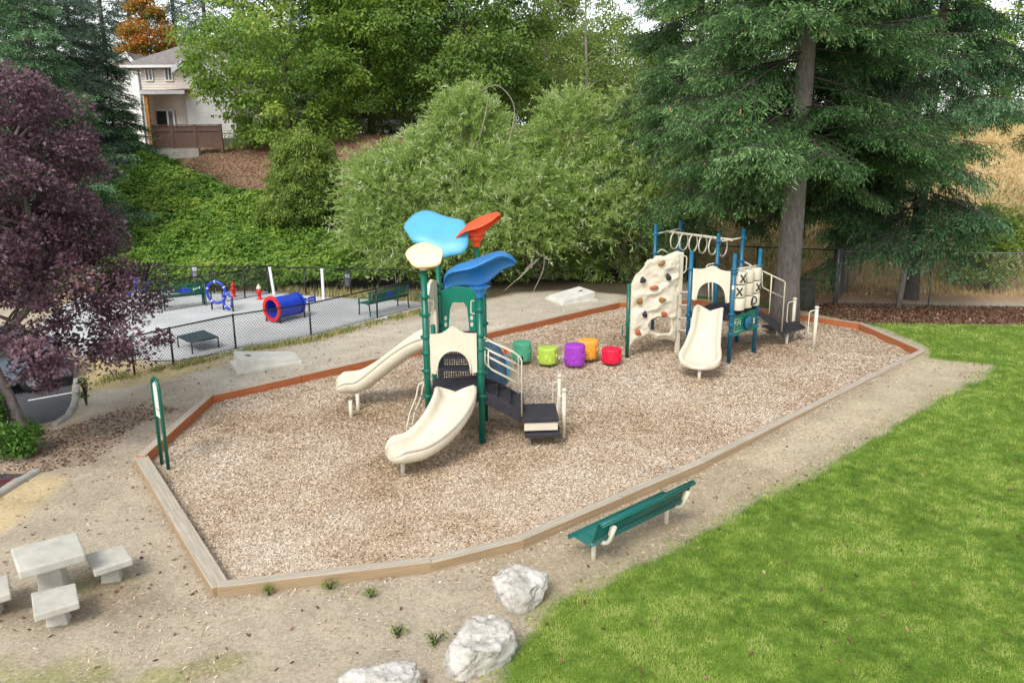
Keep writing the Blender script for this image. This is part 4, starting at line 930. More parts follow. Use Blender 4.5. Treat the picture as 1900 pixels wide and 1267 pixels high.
hs_=[wpx(*q) for q in [(465,402),(335,517),(511,498),(415,569),(314,661),(467,653),(347,752),(481,752),(302,876)]]
S=np.arange(0,L+0.02,0.02); Zz=np.arange(0.2,hCC+0.1,0.02); SX,ZX=np.meshgrid(S,Zz); sx,zx=SX.ravel(),ZX.ravel()
dO=sdist(sx,zx,wo); dH=sdist(sx,zx,hole)
relief=0.10*(np.abs(fbm(sx*1.6+zx*0.9,zx*2.2-sx*0.8,131,3)-0.5)*-3+0.8)*1.0+0.03*fbm(sx*6,zx*6,133,3)
relief*=sstep(0,0.12,dO)*sstep(0,0.12,-dH)*0.8; relief+=0.05*np.exp(-((dH+0.04)/0.05)**2)
ok=((dO>-0.004)&(dH<0.004)).reshape(SX.shape); I=np.arange(len(sx)).reshape(SX.shape); kp=ok[:-1,:-1]&ok[:-1,1:]&ok[1:,1:]&ok[1:,:-1]
F=np.stack([I[:-1,:-1],I[:-1,1:],I[1:,1:],I[1:,:-1]],-1)[kp]; used=np.unique(F); rm=np.zeros(len(sx),int)-1; rm[used]=np.arange(len(used))
Vw=CG[None,:]+sx[:,None]*d+np.stack([0*zx,0*zx,zx],1)+nrm*(0.03+relief)[:,None]
cw=npmesh('climbing_wall',Vw[used],rm[F],cream,T2,smooth=True); md=cw.modifiers.new('so','SOLIDIFY'); md.thickness=0.05; md.offset=-1
hold_m=[painted('brown_tan_hold',(0.30,0.14,0.03),0.6,0.2),painted('dark_hold',(0.02,0.02,0.022),0.6,0.2),painted('terracotta_hold',(0.42,0.10,0.03),0.6,0.15)]
for (s_,z_),mi,ang in zip(hs_,(0,1,1,2,0,0,1,2,2),(1.0,1.2,1.3,0.1,1.9,0.6,1.3,2.4,2.7)):
    c=CG+d*s_+V3(0,0,z_)+nrm*0.10; mb=MB(); vs=[];n=12
    for r,h in ((1.0,-0.03),(1.0,0.02),(0.8,0.06),(0.4,0.07)):
        for k in range(n):
            a=2*math.pi*k/n; rr=0.1*r*(1+0.25*math.cos(a*2+s_*9)+0.15*math.cos(3*a+z_*5)); x=rr*math.cos(a); y=rr*0.62*math.sin(a)
            X=math.cos(ang)*x-math.sin(ang)*y; Y=math.sin(ang)*x+math.cos(ang)*y; vs.append(c+d*X+V3(0,0,Y)+nrm*h)
    fs=[(i*n+k,i*n+(k+1)%n,(i+1)*n+(k+1)%n,(i+1)*n+k) for i in range(3) for k in range(n)]+[tuple(3*n+k for k in range(n))]
    mb.add(vs,fs,True); h=mb.build('climbing_hold',hold_m[mi],cw); h['label']=['tan climbing hold','dark grey climbing hold','terracotta climbing hold'][mi]
loop([CG+V3(-.05,0,zat(CG,601)),CG+V3(-.14,0,zat(CG,604)),CG+V3(-.14,0,zat(CG,624)),CG+V3(-.05,0,zat(CG,627))],0.014,'grab_loop',greenpost,T2)
zz=zat(CCp,508); loop([CCp+V3(.06,0,zat(CCp,474)),CCp+V3(.16,0,zat(CCp,477)),CCp+V3(.15,0,zat(CCp,503)),CCp+V3(.06,0,zz)],0.018,'grab_loop',creampipe,T2)
for u0,u1,v0 in ((1258,1281,542),(1257,1280,566),(1256,1279,590),(1255,1278,613)): mb=MB(); mb.tube([A(u0,v0,21.9),A(u1,v0,21.45)],0.02,8); mb.build('rung',creampipe,T2)
# overhead ring ladder
b0=(Q6+Q7)/2+V3(0,0,0); b1=(Q5+Q4)/2; b0[2]=zat(b0,430); b1[2]=zat(b1,445)
mb=MB(); mb.tube([b0-(b1-b0)*0.03,b1+(b1-b0)*0.02],0.04,10)
def at_(p,v): q=p.copy(); q[2]=zat(p,v); return q
mb.tube([at_(Q6,434),b0+V3(0,0,0.01)],0.022,8); mb.tube([b0,at_(Q7,424)],0.022,8); mb.tube([at_(Q5,449),b1],0.022,8); mb.tube([b1,at_(Q4,441)],0.022,8); mb.build('overhead_beam',creampipe,T2)
ax=(b1-b0); LL=np.linalg.norm(ax); ax/=LL; sidev=np.cross(ax,[0,0,1.]); sidev/=np.linalg.norm(sidev)
for k in range(6):
    c=b0+ax*LL*(0.12+0.155*k)+V3(0,0,-0.24); mb=MB()
    dv=ax*0.35+sidev*0.94; dv/=np.linalg.norm(dv)
    pts=[c+dv*0.26*math.cos(t)+V3(0,0,0.26*math.sin(t)) for t in np.linspace(0,2*math.pi,25)[:-1]]
    mb.tube(pts,0.021,8,closed=True); mb.build('ring',creampipe,T2)
for p_,q_ in ((Q6,Q7),):
    loop([at_(p_,470)+V3(.05,0,0),at_(p_,462)+V3(.2,0,0),at_(p_,470)+V3(.42,0,0)],0.018,'grab_loop',creampipe,T2)
loop([at_(Q7,470),at_(Q7,463)+V3(-.15,-.2,0),at_(Q7,470)+V3(-.3,-.6,0)],0.018,'grab_loop',creampipe,T2)
loop([at_(Q5,497)+V3(-.35,-.1,-.1),at_(Q5,490)+V3(-.3,-.1,0),at_(Q5,489)+V3(-.1,0,0),at_(Q5,489)],0.018,'grab_loop',creampipe,T2)
mb=MB()
for du in (0,7): mb.tube([A(1315+du,516,22.6),A(1315+du,566,22.6)],0.02,8)
mb.build('fire_pole_rail',creampipe,T2)
# tic tac toe barrels between Q2 and Q3
d=(Q3-Q2); L=np.linalg.norm(d); d/=L; nr=np.array([d[1],-d[0],0.])
if nr[1]>0: nr=-nr
zt,zb=zat(Q2,505),zat(Q2,578); rh=(zt-zb)/3; br=0.19
mb=MB(); mb.tube([at_(Q2,500),at_(Q3,492)],0.02,8)
for k in range(3):
    s_=0.09+br+(L-0.18-2*br)*k/2; mb.tube([Q2+d*s_+V3(0,0,zb-.03),Q2+d*s_+V3(0,0,zt+.06)],0.014,6)
mb.build('panel_frame',creampipe,T2)
def on_barrel(c,r,th,z): return c+V3(r*math.cos(th),r*math.sin(th),z)
base_th=math.atan2(nr[1],nr[0]); marks=[['X','X2',''],['X','O2','X'],['','O2','O']]
rotm={(0,0):0.05,(0,1):-0.9,(1,0):-0.35,(1,1):-1.0,(1,2):0.25,(2,1):0.8,(2,2):-0.35}
view_th=math.atan2(-Q2[1],-Q2[0])
for row in range(3):
    for k in range(3):
        s_=0.09+br+(L-0.18-2*br)*k/2; c=Q2+d*s_; z0=zb+rh*(2-row)+0.012; z1=z0+rh-0.03; mb=MB()
        mb.lathe([(br*0.6,z0),(br*0.97,z0),(br,z0+.012),(br,z1-.012),(br*0.97,z1),(br*0.6,z1)],(c[0],c[1],0),28); bo=mb.build('spinning_barrel',cream,T2)
        mk=marks[row][k]
        if mk:
            th0=(base_th+view_th)/2+0.0+rotm.get((row,k),0); zc=(z0+z1)/2; m2=MB(); R_=br+0.003
            if mk[0]=='X':
                for sg in (-1,1):
                    pts=[on_barrel(V3(c[0],c[1],0),R_,th0+sg*t*0.38,zc+t*0.105) for t in np.linspace(-1,1,9)]; m2.tube(pts,0.021,6)
            else:
                pts=[on_barrel(V3(c[0],c[1],0),R_,th0+0.36*math.cos(a),zc+0.10*math.sin(a)) for a in np.linspace(0,2*math.pi,21)[:-1]]; m2.tube(pts,0.019,6,closed=True)
            m2.build('letter_mark',black_p,bo)
# green activity panel with blue wheel
zt,zb=zat(Q2,590),zat(Q2,626); W=L-0.12
out=[(0,zb),(0,zt),(0.3*W,zt+.02),(0.42*W,zt+0.07),(0.55*W,zt),(0.75*W,zt+0.05),(W,zt+0.03),(W,zb-0.03),(0.4*W,zb+0.03),(0.3*W,zb-.02)]
mb=MB(); mb.prism(out,Q2+d*0.06+nr*0.0,d,(0,0,1),0.03); gp=mb.build('activity_panel',greenpanel,T2,bevel=0.006)
mb=MB(); cw_=Q2+d*(0.06+0.62*W)+nr*0.06+V3(0,0,(zt+zb)/2-0.0); s1=d; s2=V3(0,0,1); n=20; vs=[]
for r,h in ((0.19,-0.02),(0.2,0.0),(0.2,0.03),(0.17,0.05),(0.05,0.05),(0.04,0.08)):
    for k in range(n): a=2*math.pi*k/n; vs.append(cw_+s1*r*math.cos(a)+s2*r*math.sin(a)+nr*h)
mb.add(vs,[(i*n+k,i*n+(k+1)%n,(i+1)*n+(k+1)%n,(i+1)*n+k) for i in range(5) for k in range(n)]+[tuple(5*n+k for k in range(n))],True); mb.build('steering_wheel',bluepost,gp)
mb=MB(); ow=Q2+nr*0.02
def line_(pts,r=0.007): mb.tube([ow+d*(0.06+x*W)+V3(0,0,zb+(zt-zb)*y) for x,y in pts],r,5)
line_([(0.08,0.2),(0.08,0.85),(0.4,0.85)]); line_([(0.08,0.2),(0.4,0.2)]); line_([(0.15+0.05*math.cos(a),0.62+0.12*math.sin(a)) for a in np.linspace(-1,3.6,9)]); line_([(0.28+0.04*math.cos(a),0.66+0.1*math.sin(a)) for a in np.linspace(0,6.2,9)]); line_([(0.33,0.75),(0.33,0.45)])
mb.build('panel_engraving',cream,gp)
mb=MB(); mb.obox(Q2+d*(0.06+0.93*W)+nr*0.02+V3(0,0,(zt+zb)/2-.02),d*0.04,nr*0.004,(0,0,0.08)); mb.build('pale_panel_plate',cream,gp)
# ramp and transfer platform on the right
zR=0.47; k0,k1,k2,k3=P(1455,616,zR),P(1495,606,zR),P(1477,595,zR),P(1449,600,zR)
mb=MB(); slab(mb,[k0,k1,k2,k3],zR,0.07); mb.build('transfer_platform',blackdeck,T2,bevel=0.01)
ra,rb=V3(Q3[0]+.03,Q3[1],zE),V3(Q4[0]+.1,Q4[1],zE)
mb=MB(); vs=[ra,rb,k3+V3(0,.1,0),k0+V3(0,0.0,0)]; mb.add([v+V3(0,0,.0) for v in vs]+[v-V3(0,0,.17) for v in vs],[(3,2,1,0),(4,5,6,7)]+[(i,(i+1)%4,4+(i+1)%4,4+i) for i in range(4)]); mb.build('ramp',blackdeck,T2,bevel=0.008)
kz=P(1434,608,0.22); mb=MB(); mb.box((kz[0]+0.15,kz[1]+.1,0.22),(0.75,0.5,0.06),0.2); mb.build('lower_step',blackdeck,T2,bevel=0.01)
for u,v in ((1459,640),(1442,625),(1474,630)):
    g=P(u,v,0); mb=MB(); mb.tube([V3(g[0],g[1],-.1),V3(g[0],g[1],zR-.06 if u!=1442 else .2)],0.045,10); mb.build('platform_leg',creampipe,T2)
for (u,v),vt in (((1509,650),569),((1470,618),553)):
    g=P(u,v,0); h_=zat(g,vt); mb=MB(); post(mb,g,-.1,h_,0.05); mb.lathe([(0.05,h_-.05),(0.065,h_-.04),(0.065,h_),(0.03,h_+.02)],(g[0],g[1],0),12); mb.build('handrail_post',creampipe,T2)
    loop([g+V3(-.03,0,h_-.1),g+V3(-.2,0,h_-.13),g+V3(-.2,0,h_-.75),g+V3(-.03,0,h_-.82)],0.018,'grab_loop',creampipe,T2)
Yn=22.0
mb=MB(); mb.tube(corner_path([A(1413,502,21.9),A(1457,523,22.2),A(1450,615,22.3)]),0.02,8); mb.tube(corner_path([A(1414,503,21.9),A(1414,533,21.9),A(1453,552,22.2)]),0.018,8); mb.tube([A(1432,511,22.0),A(1427,582,22.0)],0.017,8)
mb.tube(corner_path([A(1378,484,22.9),A(1412,503,23.0)]),0.02,8); mb.tube([A(1392,492,22.9),A(1391,499,22.9)],0.018,8); mb.build('handrail',creampipe,T2)

# ================= stepping stumps
def stump(loc,dia,h,col,name_col,label):
    m=painted(name_col+'_plastic',col,0.5,0.12,6); r=dia/2; leg=0.11
    t=thing('stepping_stump',label,'stepping stump',loc,'bark textured stepping stumps in a row')
    mb=MB(); ph=random.random()*9
    def wob(a,z): return 1+0.02*math.sin(a*11+ph+z*6)+0.014*math.sin(a*23+ph*2-z*9)+0.01*math.sin(a*5+ph)
    mb.lathe([(r*0.9,leg),(r*0.97,leg+.02),(r*1.0,leg+.1),(r*0.97,leg+h*0.5),(r*1.0,h+leg-.05),(r*0.985,h+leg-.012),(r*0.94,h+leg),(r*0.6,h+leg+.004),(0.01,h+leg+.004)],loc,64,wob=wob)
    b=mb.build('stump_body',m,t)
    for az,hz in ((-1.75,0.42),(-0.4,0.5),(-2.9,0.35)):
        kn=MB(); c=np.array(loc)+V3(math.cos(az)*r*0.98,math.sin(az)*r*0.98,leg+h*hz); nn=V3(math.cos(az),math.sin(az),0.1); ss=V3(-math.sin(az),math.cos(az),0); vs=[];n=14
        for rr,hh in ((0.06,-0.02),(0.056,0.018),(0.04,0.028),(0.024,0.015),(0.005,0.015)):
            for k in range(n): a=2*math.pi*k/n; vs.append(c+ss*rr*math.cos(a)+V3(0,0,1)*rr*math.sin(a)+nn*hh)
        kn.add(vs,[(i*n+k,i*n+(k+1)%n,(i+1)*n+(k+1)%n,(i+1)*n+k) for i in range(4) for k in range(n)],True); kn.build('knot',m,b)
    lg=MB(); lg.tube([V3(loc[0],loc[1],-.1),V3(loc[0],loc[1],leg+.02)],0.045,10); lg.build('leg',galv,t)
for u,v,w_,vt,col,nm,lb in [(968.5,675,35,633,(0.10,0.46,0.27),'mint','mint green stump with a small dark slot, nearest the stairs'),(1016,680,37,643,(0.50,0.68,0.09),'lime','lime yellow stump between the mint one and the purple one'),(1066,683,37.5,638,(0.36,0.045,0.52),'violet','purple stump in front of the orange one'),(1091,671,37,629,(0.85,0.40,0.05),'tangerine','yellow orange stump partly hidden by the purple one'),(1134,679,36,645,(0.78,0.008,0.05),'crimson','crimson red stump nearest the green wall post')]:
    g=P(u,v,0); sc_=FPX/np.linalg.norm(g-V3(0,0,CAMH)); hh=zat(g,vt)-0.13; stump(V3(g[0],g[1],0),w_/sc_,hh,col,nm,lb)
    if nm=='mint':
        r_=w_/sc_/2; mb=MB(); mb.box((g[0]-.0,g[1]-r_*1.0,0.22),(0.06,0.03,0.10)); mb.build('dark_slot',black_p,[o for o in bpy.data.objects if o.name.startswith('stepping_stump')][-1])
# ================= instruction sign: green U tube with panel
s1=P(301,863,0.0); s2=P(313,873,0.0); hS=zat((s1+s2)/2,702); d=(s2-s1); wS=np.linalg.norm(d); d/=wS
t=thing('rules_sign','green bent pipe sign with a pale panel at the left corner of the timber edging','sign',(s1+s2)/2)
cS=(s1+s2)/2; R_=wS/2; pts=[s1+V3(0,0,-.1),s1+V3(0,0,hS-R_)]+[cS-d*R_*math.cos(a)+V3(0,0,hS-R_+R_*math.sin(a)) for a in np.linspace(0.2,math.pi-0.2,9)]+[s2+V3(0,0,hS-R_),s2+V3(0,0,-.1)]
mb=MB(); mb.tube(pts,0.033,12); mb.build('pipe_frame',greenpost,t)
mb=MB(); mb.prism([(-R_+.03,hS-0.75),(R_-.03,hS-0.75),(R_-.03,hS-.13),(0,hS-.05),(-R_+.03,hS-.13)],cS,d,(0,0,1),0.012); sp_=mb.build('sign_panel',white_p,t)
mb=MB(); mb.obox(cS+V3(0,0,hS-.6)-np.cross(d,[0,0,1])*0.0,d*(R_-.05),np.cross(d,[0,0,1.])*0.009,(0,0,0.008)); mb.build('red_stripe',red_p,sp_)
# ================= near bench (perforated steel)
def bent_sheet(name,prof,p0,p1,mat,parent,nrm2):  # profile list of (back, up) swept between p0,p1
    mb=MB(); vs=[];uvs=[]; d=(p1-p0); L=np.linalg.norm(d); acc=0; prev=None; k=len(prof)
    for i,(b_,z) in enumerate(prof):
        if prev: acc+=math.hypot(b_-prev[0],z-prev[1])
        prev=(b_,z)
        for j,pp_ in enumerate((p0,p1)): vs.append(pp_+nrm2*b_+V3(0,0,z)); uvs.append((j*L,acc))
    mb.add(vs,[(2*i,2*i+1,2*i+3,2*i+2) for i in range(k-1)],True)
    o=mb.build(name,mat,parent); uv=o.data.uv_layers.new(name='UVMap')
    for l in o.data.loops: uv.data[l.index].uv=uvs[l.vertex_index]
    sd=o.modifiers.new('so','SOLIDIFY'); sd.thickness=0.006
    return o
teal_s=painted('teal_coated_steel',benchteal,0.35,0.08)
L0=P(1101,1040,0.05); L1=P(1236,972,0.05); d=(L1-L0); d/=np.linalg.norm(d); bn=np.array([d[1],-d[0],0.])   # bn points toward the viewer/lawn (back of bench)
if bn[1]>0: bn=-bn
t=thing('park_bench','teal perforated steel bench on cream pipe legs facing the play area','bench',(L0+L1)/2)
ext0,ext1=0.24,0.20
p0,p1=L0-d*ext0,L1+d*ext1; zs=0.41
p0=V3(p0[0],p0[1],0.05);p1=V3(p1[0],p1[1],0.05)
seat=[(-0.26,zs-0.07),(-0.27,zs-0.03),(-0.25,zs),(-0.1,zs-0.005),(0.05,zs-0.012),(0.15,zs-.01),(0.17,zs-0.03)]
bk_=[(0.17,zs+0.06),(0.19,zs+0.05),(0.215,zs+0.11),(0.26,zs+0.24),(0.285,zs+0.34),(0.31,zs+0.375),(0.35,zs+0.365),(0.36,zs+0.33)]
bent_sheet('seat',seat,p0,p1,perf_teal,t,bn); bent_sheet('backrest',bk_,p0,p1,perf_teal,t,bn)
for nm,pr_ in (('seat_trim',seat),('backrest_trim',bk_)):
    mb=MB()
    for pp_ in (p0,p1): mb.tube([pp_+bn*b_+V3(0,0,z) for b_,z in pr_],0.012,6)
    for q in (pr_[0],pr_[-1]): mb.tube([p0+bn*q[0]+V3(0,0,q[1]),p1+bn*q[0]+V3(0,0,q[1])],0.012,6)
    mb.build(nm,teal_s,t)
for pp_ in (L0,L1):
    mb=MB(); mb.tube([pp_+V3(0,0,-.1),pp_+V3(0,0,zs-.04)],0.036,12); mb.build('leg',creampipe,t)
    mb=MB(); mb.tube(corner_path([pp_+bn*-0.2+V3(0,0,zs-.045),pp_+bn*0.27+V3(0,0,zs-.06),pp_+bn*0.385+V3(0,0,zs+.27)],0.14,8),0.032,12); mb.build('back_support',creampipe,t)
    mb=MB(); mb.obox(pp_+bn*0.33+V3(0,0,zs+.19),d*0.02,bn*0.03,V3(0,0,0.075)+bn*0.02); mb.build('bracket',creampipe,t)
# ================= concrete table and seats
def conc_top(name,quad,z,th,parent,bev=0.025):
    mb=MB(); slab(mb,quad,z,th); return mb.build(name,concrete,parent,bevel=bev)
def rect_from(c0,c1,c2,z):   # three px corners -> parallelogram
    a,b,c=(P(*k,z) for k in (c0,c1,c2)); return [a,b,b+(c-a),c]
tz=0.72; q=rect_from((20,1017),(143,986),(34,1060),tz)
# px order: a far-left, b far-right, c near-left
q=[P(19,1017,tz),P(143,985,tz),P(159,1026,tz),P(34,1060,tz)][::-1]
c=sum(q)/4; g=float(gz(c[0],c[1])); t=thing('picnic_table','square concrete picnic table with a mottled top at the left edge','table',(c[0],c[1],g))
conc_top('table_top',q,tz,0.13,t); mb=MB(); mb.prism([(-0.17,g-.05),(-0.13,tz-.12),(0.13,tz-.12),(0.17,g-.05)],(c[0],c[1],0),(1,0.25,0),(0,0,1),0.26); mb.build('pedestal',concrete,t,bevel=0.02)
for px_,lb in (([(158,1027),(229,1009),(246,1036),(174,1059)],'concrete stool to the right of the picnic table'),([(57,1099),(140,1080),(147,1116),(62,1142)],'concrete stool in front of the picnic table'),([(-72,1085),(15,1064),(20,1100),(-66,1123)],'concrete stool cut off by the left edge of the photo')):
    sz_=0.42; q=[P(u,v,sz_) for u,v in px_][::-1]; c=sum(q)/4; g=float(gz(c[0],c[1])); t=thing('concrete_stool',lb,'stool',(c[0],c[1],g),'concrete stools round the picnic table')
    conc_top('seat',q,sz_,0.10,t,0.018); mb=MB(); mb.prism([(-0.13,g-.05),(-0.09,sz_-.09),(0.09,sz_-.09),(0.13,g-.05)],(c[0],c[1],0),(1,0.25,0),(0,0,1),0.18); mb.build('pedestal',concrete,t,bevel=0.015)
# ================= cornhole boards
pale_conc=painted('pale_concrete',(0.66,0.64,0.57),0.9,0.1,3,0.5,dirt=(0.45,0.43,0.37))
def board(name,ch,cl,label):  # ch: three px of high end (left,right at top), low end
    hz=0.33; lz=0.12; gh=0.2
    a,b=P(*ch[0],gh+hz),P(*ch[1],gh+hz); c_,e=P(*cl[0],gh+lz),P(*cl[1],gh+lz)
    t=thing(name,label,'game board',(float((a+e)[0]/2),float((a+e)[1]/2),gh),'sloping concrete bag toss boards')
    mb=MB(); top=[a,b,e,c_]; bot=[np.array([p[0],p[1],gh+0.02]) for p in top]
    mb.add(top+bot,[(0,1,2,3),(7,6,5,4)]+[(i,4+i,4+(i+1)%4,(i+1)%4) for i in range(4)])
    bd=mb.build('board',pale_conc,t,bevel=0.012)
    d1=(c_-a)/np.linalg.norm(c_-a); d2=(b-a)/np.linalg.norm(b-a)
    mb=MB(); base=[bot[0]-d1*.1-d2*.08,bot[1]-d1*.1+d2*.08,bot[2]+d1*.1+d2*.08,bot[3]+d1*.1-d2*.08]; slab(mb,base,gh+0.06,0.12); mb.build('base_slab',pale_conc,t,bevel=0.01)
    nrm_=np.cross(d2,d1); nrm_/=np.linalg.norm(nrm_); 
    if nrm_[2]<0: nrm_=-nrm_
    cc=(a+b)/2+d1*0.28+nrm_*0.004; mb=MB(); mb.add([cc+d1*.08*math.cos(k)+d2*.08*math.sin(k) for k in np.linspace(0,2*math.pi,20)[:-1]],[tuple(range(19))]); mb.build('dark_hole',black_p,bd)
board('bag_toss_board',[(433,651),(446,668)],[(541,652),(552,665)],'pale concrete sloping board beside the near black fence, high end left')
board('bag_toss_board',[(1075,531),(1104,541)],[(1017,548),(1046,560)],'grey concrete sloping board below the willows, high end right')
bpy.data.objects['bag_toss_board'].location=bpy.data.objects['bag_toss_board'].location
# ================= boulders
def boulder(label,top,low,zt_,seed):
    import bmesh
    r2=np.random.default_rng(seed); pts=[P(u,v,zt_+r2.uniform(-.05,.05)) for u,v in top]+[P(u,v,0.04) for u,v in low]
    tc=sum(pts[:len(top)])/len(top); bc=[q*0.80+np.array([tc[0],tc[1],q[2]])*0.20-V3(0,0,.16) for q in pts[len(top):]]
    back=[V3(q[0]+.0,q[1]+.06,0.1) for q in pts[:len(top)] if q[1]>tc[1]]
    mid_=[V3(q[0],q[1],zt_*0.5) for q in pts[len(top):]]
    org=V3(tc[0],tc[1],0.05); bm=bmesh.new()
    for q in pts+bc+back+[tc+V3(0,0,.04)]: bm.verts.new(q-org)
    r=bmesh.ops.convex_hull(bm,input=bm.verts); bmesh.ops.delete(bm,geom=[g for g in r['geom_interior'] if isinstance(g,bmesh.types.BMVert)],context='VERTS')
    bmesh.ops.triangulate(bm,faces=bm.faces[:])
    for it in range(5):
        bmesh.ops.subdivide_edges(bm,edges=[e for e in bm.edges if e.calc_length()>0.045],cuts=1,use_grid_fill=True); bmesh.ops.triangulate(bm,faces=bm.faces[:])
        if it in (1,2): bmesh.ops.smooth_vert(bm,verts=bm.verts,factor=0.35,use_axis_x=True,use_axis_y=True,use_axis_z=True)
    bm.normal_update(); co=np.array([v.co[:] for v in bm.verts]); q=co*4+seed
    f=fbm(q[:,0]+q[:,2]*.6,q[:,1]-q[:,2]*.8,seed,4)-.5; rg=np.abs(fbm(q[:,0]*.9-q[:,2],q[:,1]*.9+q[:,2]*.5,seed+9,3)-.5); f2=fbm(q[:,0]*4+q[:,2]*2,q[:,1]*4-q[:,2]*2,seed+5,3)-.5
    for v,a,b_,c_ in zip(bm.verts,f,rg,f2): v.co=v.co+v.normal*float(0.13*a-0.05*math.exp(-(b_/0.02)**2)+0.045*c_)
    me=bpy.data.meshes.new('boulder'); bm.to_mesh(me); bm.free()
    for p in me.polygons: p.use_smooth=True
    me.materials.append(M_rock); o=bpy.data.objects.new('boulder',me); COL.objects.link(o); o.location=tuple(org); tag(o,label,'boulder','pale boulders along the lawn edge'); return o
boulder('pale grey boulder with a pointed foot, nearest the teal bench',[(908,1076),(934,1050),(968,1042),(1013,1058),(1022,1070),(985,1094),(945,1099)],[(921,1105),(946,1142),(964,1147),(992,1130),(1018,1092)],.40,4)
boulder('large whitish boulder with dark cracks, middle of the three',[(834,1192),(868,1143),(902,1138),(948,1148),(953,1172),(928,1203),(880,1208),(848,1212)],[(822,1232),(829,1262),(856,1270),(918,1246),(960,1202)],.46,12)
boulder('broad flat topped boulder cut off by the bottom edge',[(640,1248),(672,1231),(712,1227),(768,1226),(779,1246),(742,1268),(690,1280)],[(620,1266),(632,1305),(700,1325),(758,1305),(781,1268)],.38,21)
# ================= chain link fences
def chain_fence(name,label,pts,h,posts,mat,parent_mat_posts=None,pitch=0.095,wire=0.0042,rail=True,postr=0.028,toprail=0.022,z0=0.04,closed_top=None):
    pts=[np.array(p,float) for p in pts]; t=thing(name,label,'fence',(pts[0][0],pts[0][1],ground_at(pts[0])))
    V=[];F=[]
    L=[np.linalg.norm((b-a)[:2]) for a,b in zip(pts[:-1],pts[1:])]; mesh=MB(); rl=MB(); bw=MB()
    for a,b,l in zip(pts[:-1],pts[1:],L):
        ga,gb=ground_at(a),ground_at(b); d_=(b-a)/l; 
        P_=lambda s_,z: np.array([a[0]+d_[0]*s_,a[1]+d_[1]*s_,ga+(gb-ga)*s_/l+z])
        n_=np.array([-d_[1],d_[0],0.])
        s_=-h
        while s_<l:
            for sg in (0,1):
                sa,sb=(s_,s_+h) if sg==0 else (s_+h,s_)   # goes up from z0 to h
                za,zb_=z0,h
                # clip
                x0,x1,z_0,z_1=sa,sb,za,zb_
                def clip(x0,z_0,x1,z_1):
                    if x0==x1: return None
                    f=lambda X:z_0+(z_1-z_0)*(X-x0)/(x1-x0)
                    if x0<0: z_0,x0=f(0),0
                    if x1<0: z_1,x1=f(0),0
                    if x0>l: z_0,x0=f(l),l
                    if x1>l: z_1,x1=f(l),l
                    return x0,z_0,x1,z_1
                r=clip(x0,z_0,x1,z_1)
                if r and abs(r[0]-r[2])>0.02:
                    p=P_(r[0],r[1]);q=P_(r[2],r[3]); w_=wire; up=V3(0,0,1)*w_; o=len(mesh.v)
                    e=(q-p)/np.linalg.norm(q-p); pr_=np.cross(e,n_)*w_; nn_=n_*w_
                    mesh.v+= [tuple(p+pr_),tuple(p+nn_-pr_*.5),tuple(p-nn_-pr_*.5),tuple(q+pr_),tuple(q+nn_-pr_*.5),tuple(q-nn_-pr_*.5)]
                    mesh.f+= [(o,o+1,o+4,o+3),(o+1,o+2,o+5,o+4),(o+2,o,o+3,o+5)]; mesh.sm+=[False]*3; mesh.mi+=[0]*3
            s_+=pitch
        rl.tube([P_(0,h),P_(l,h)],toprail,8); bw.tube([P_(0,z0),P_(l,z0)],0.006,5)
    mesh.build('chain_link_mesh',mat,t); rl.build('top_rail',mat,t); bw.build('bottom_wire',mat,t)
    for p in posts:
        p=np.array(p[:2]); g=ground_at(p); mb=MB(); post(mb,p,g-.1,g+h+0.03,postr,10); mb.build('post',parent_mat_posts or mat,t)
    return t
NF=[P(u,v,0.2) for u,v in [(250,694),(322,676),(438,649),(577.5,624.5),(700.5,592),(795,566)]]
chain_fence('chain_link_fence','black chain link fence between the dog run and the pale path',NF,1.0,NF,black_p)
BF=[P(u,v,0.2) for u,v in [(150,540),(250,543),(314,545),(398,546),(499,545),(568,549),(652,551),(736,554),(790,560)]]
chain_fence('chain_link_fence','black chain link fence at the back of the dog run below the brambles',BF,1.06,BF,black_p)
DF=[P(u,v,0.2) for u,v in [(270,585),(380,567),(455,555),(500,546)]]
chain_fence('chain_link_fence','short black chain link divider behind the bench with bone cutouts',DF,1.06,DF[1:],black_p)
DG=[P(u,v,0.2) for u,v in [(790,566),(795,560),(830,552),(880,550)]]
RF=[hit(1290,553),hit(1400,558),hit(1545,566)]
chain_fence('chain_link_fence','dark chain link fence running behind the spruce trunk at the foot of the dry slope',RF,1.9,RF[:2],black_p,pitch=0.13,wire=0.0024)
RG=[hit(1548,565),hit(1666,571),hit(1722,570),hit(1980,572)]
o=chain_fence('chain_link_fence','galvanised chain link fence with leaning thick posts at the right above the mulch',RG,1.85,[RG[0],RG[2],RG[3]],galv,pitch=0.13,wire=0.0024)
mb=MB(); p=RG[1]; mb.tube([V3(p[0],p[1],-.1),V3(p[0]+.12,p[1],2.1)],0.10,10); mb.build('thick_post',bark_grey,o)
mb=MB(); p=RG[0]+V3(.18,.25,0); mb.tube([V3(p[0],p[1],-.1),V3(p[0],p[1],2.1)],0.05,10); mb.tube([V3(RG[0][0],RG[0][1],.1),V3(RG[0][0],RG[0][1],2.1)],0.05,10); mb.build('gate_post',galv,o)
RH=[RG[0]+V3(.2,.3,0),RG[0]+V3(1.3,2.2,0),RG[0]+V3(2.6,4.2,0),RG[0]+V3(6.5,4.6,0),RG[0]+V3(14,4.8,0)]
chain_fence('chain_link_fence','galvanised chain link fence climbing the dry slope behind the right spruces',RH,1.85,RH[1:],galv,pitch=0.13,wire=0.0024)
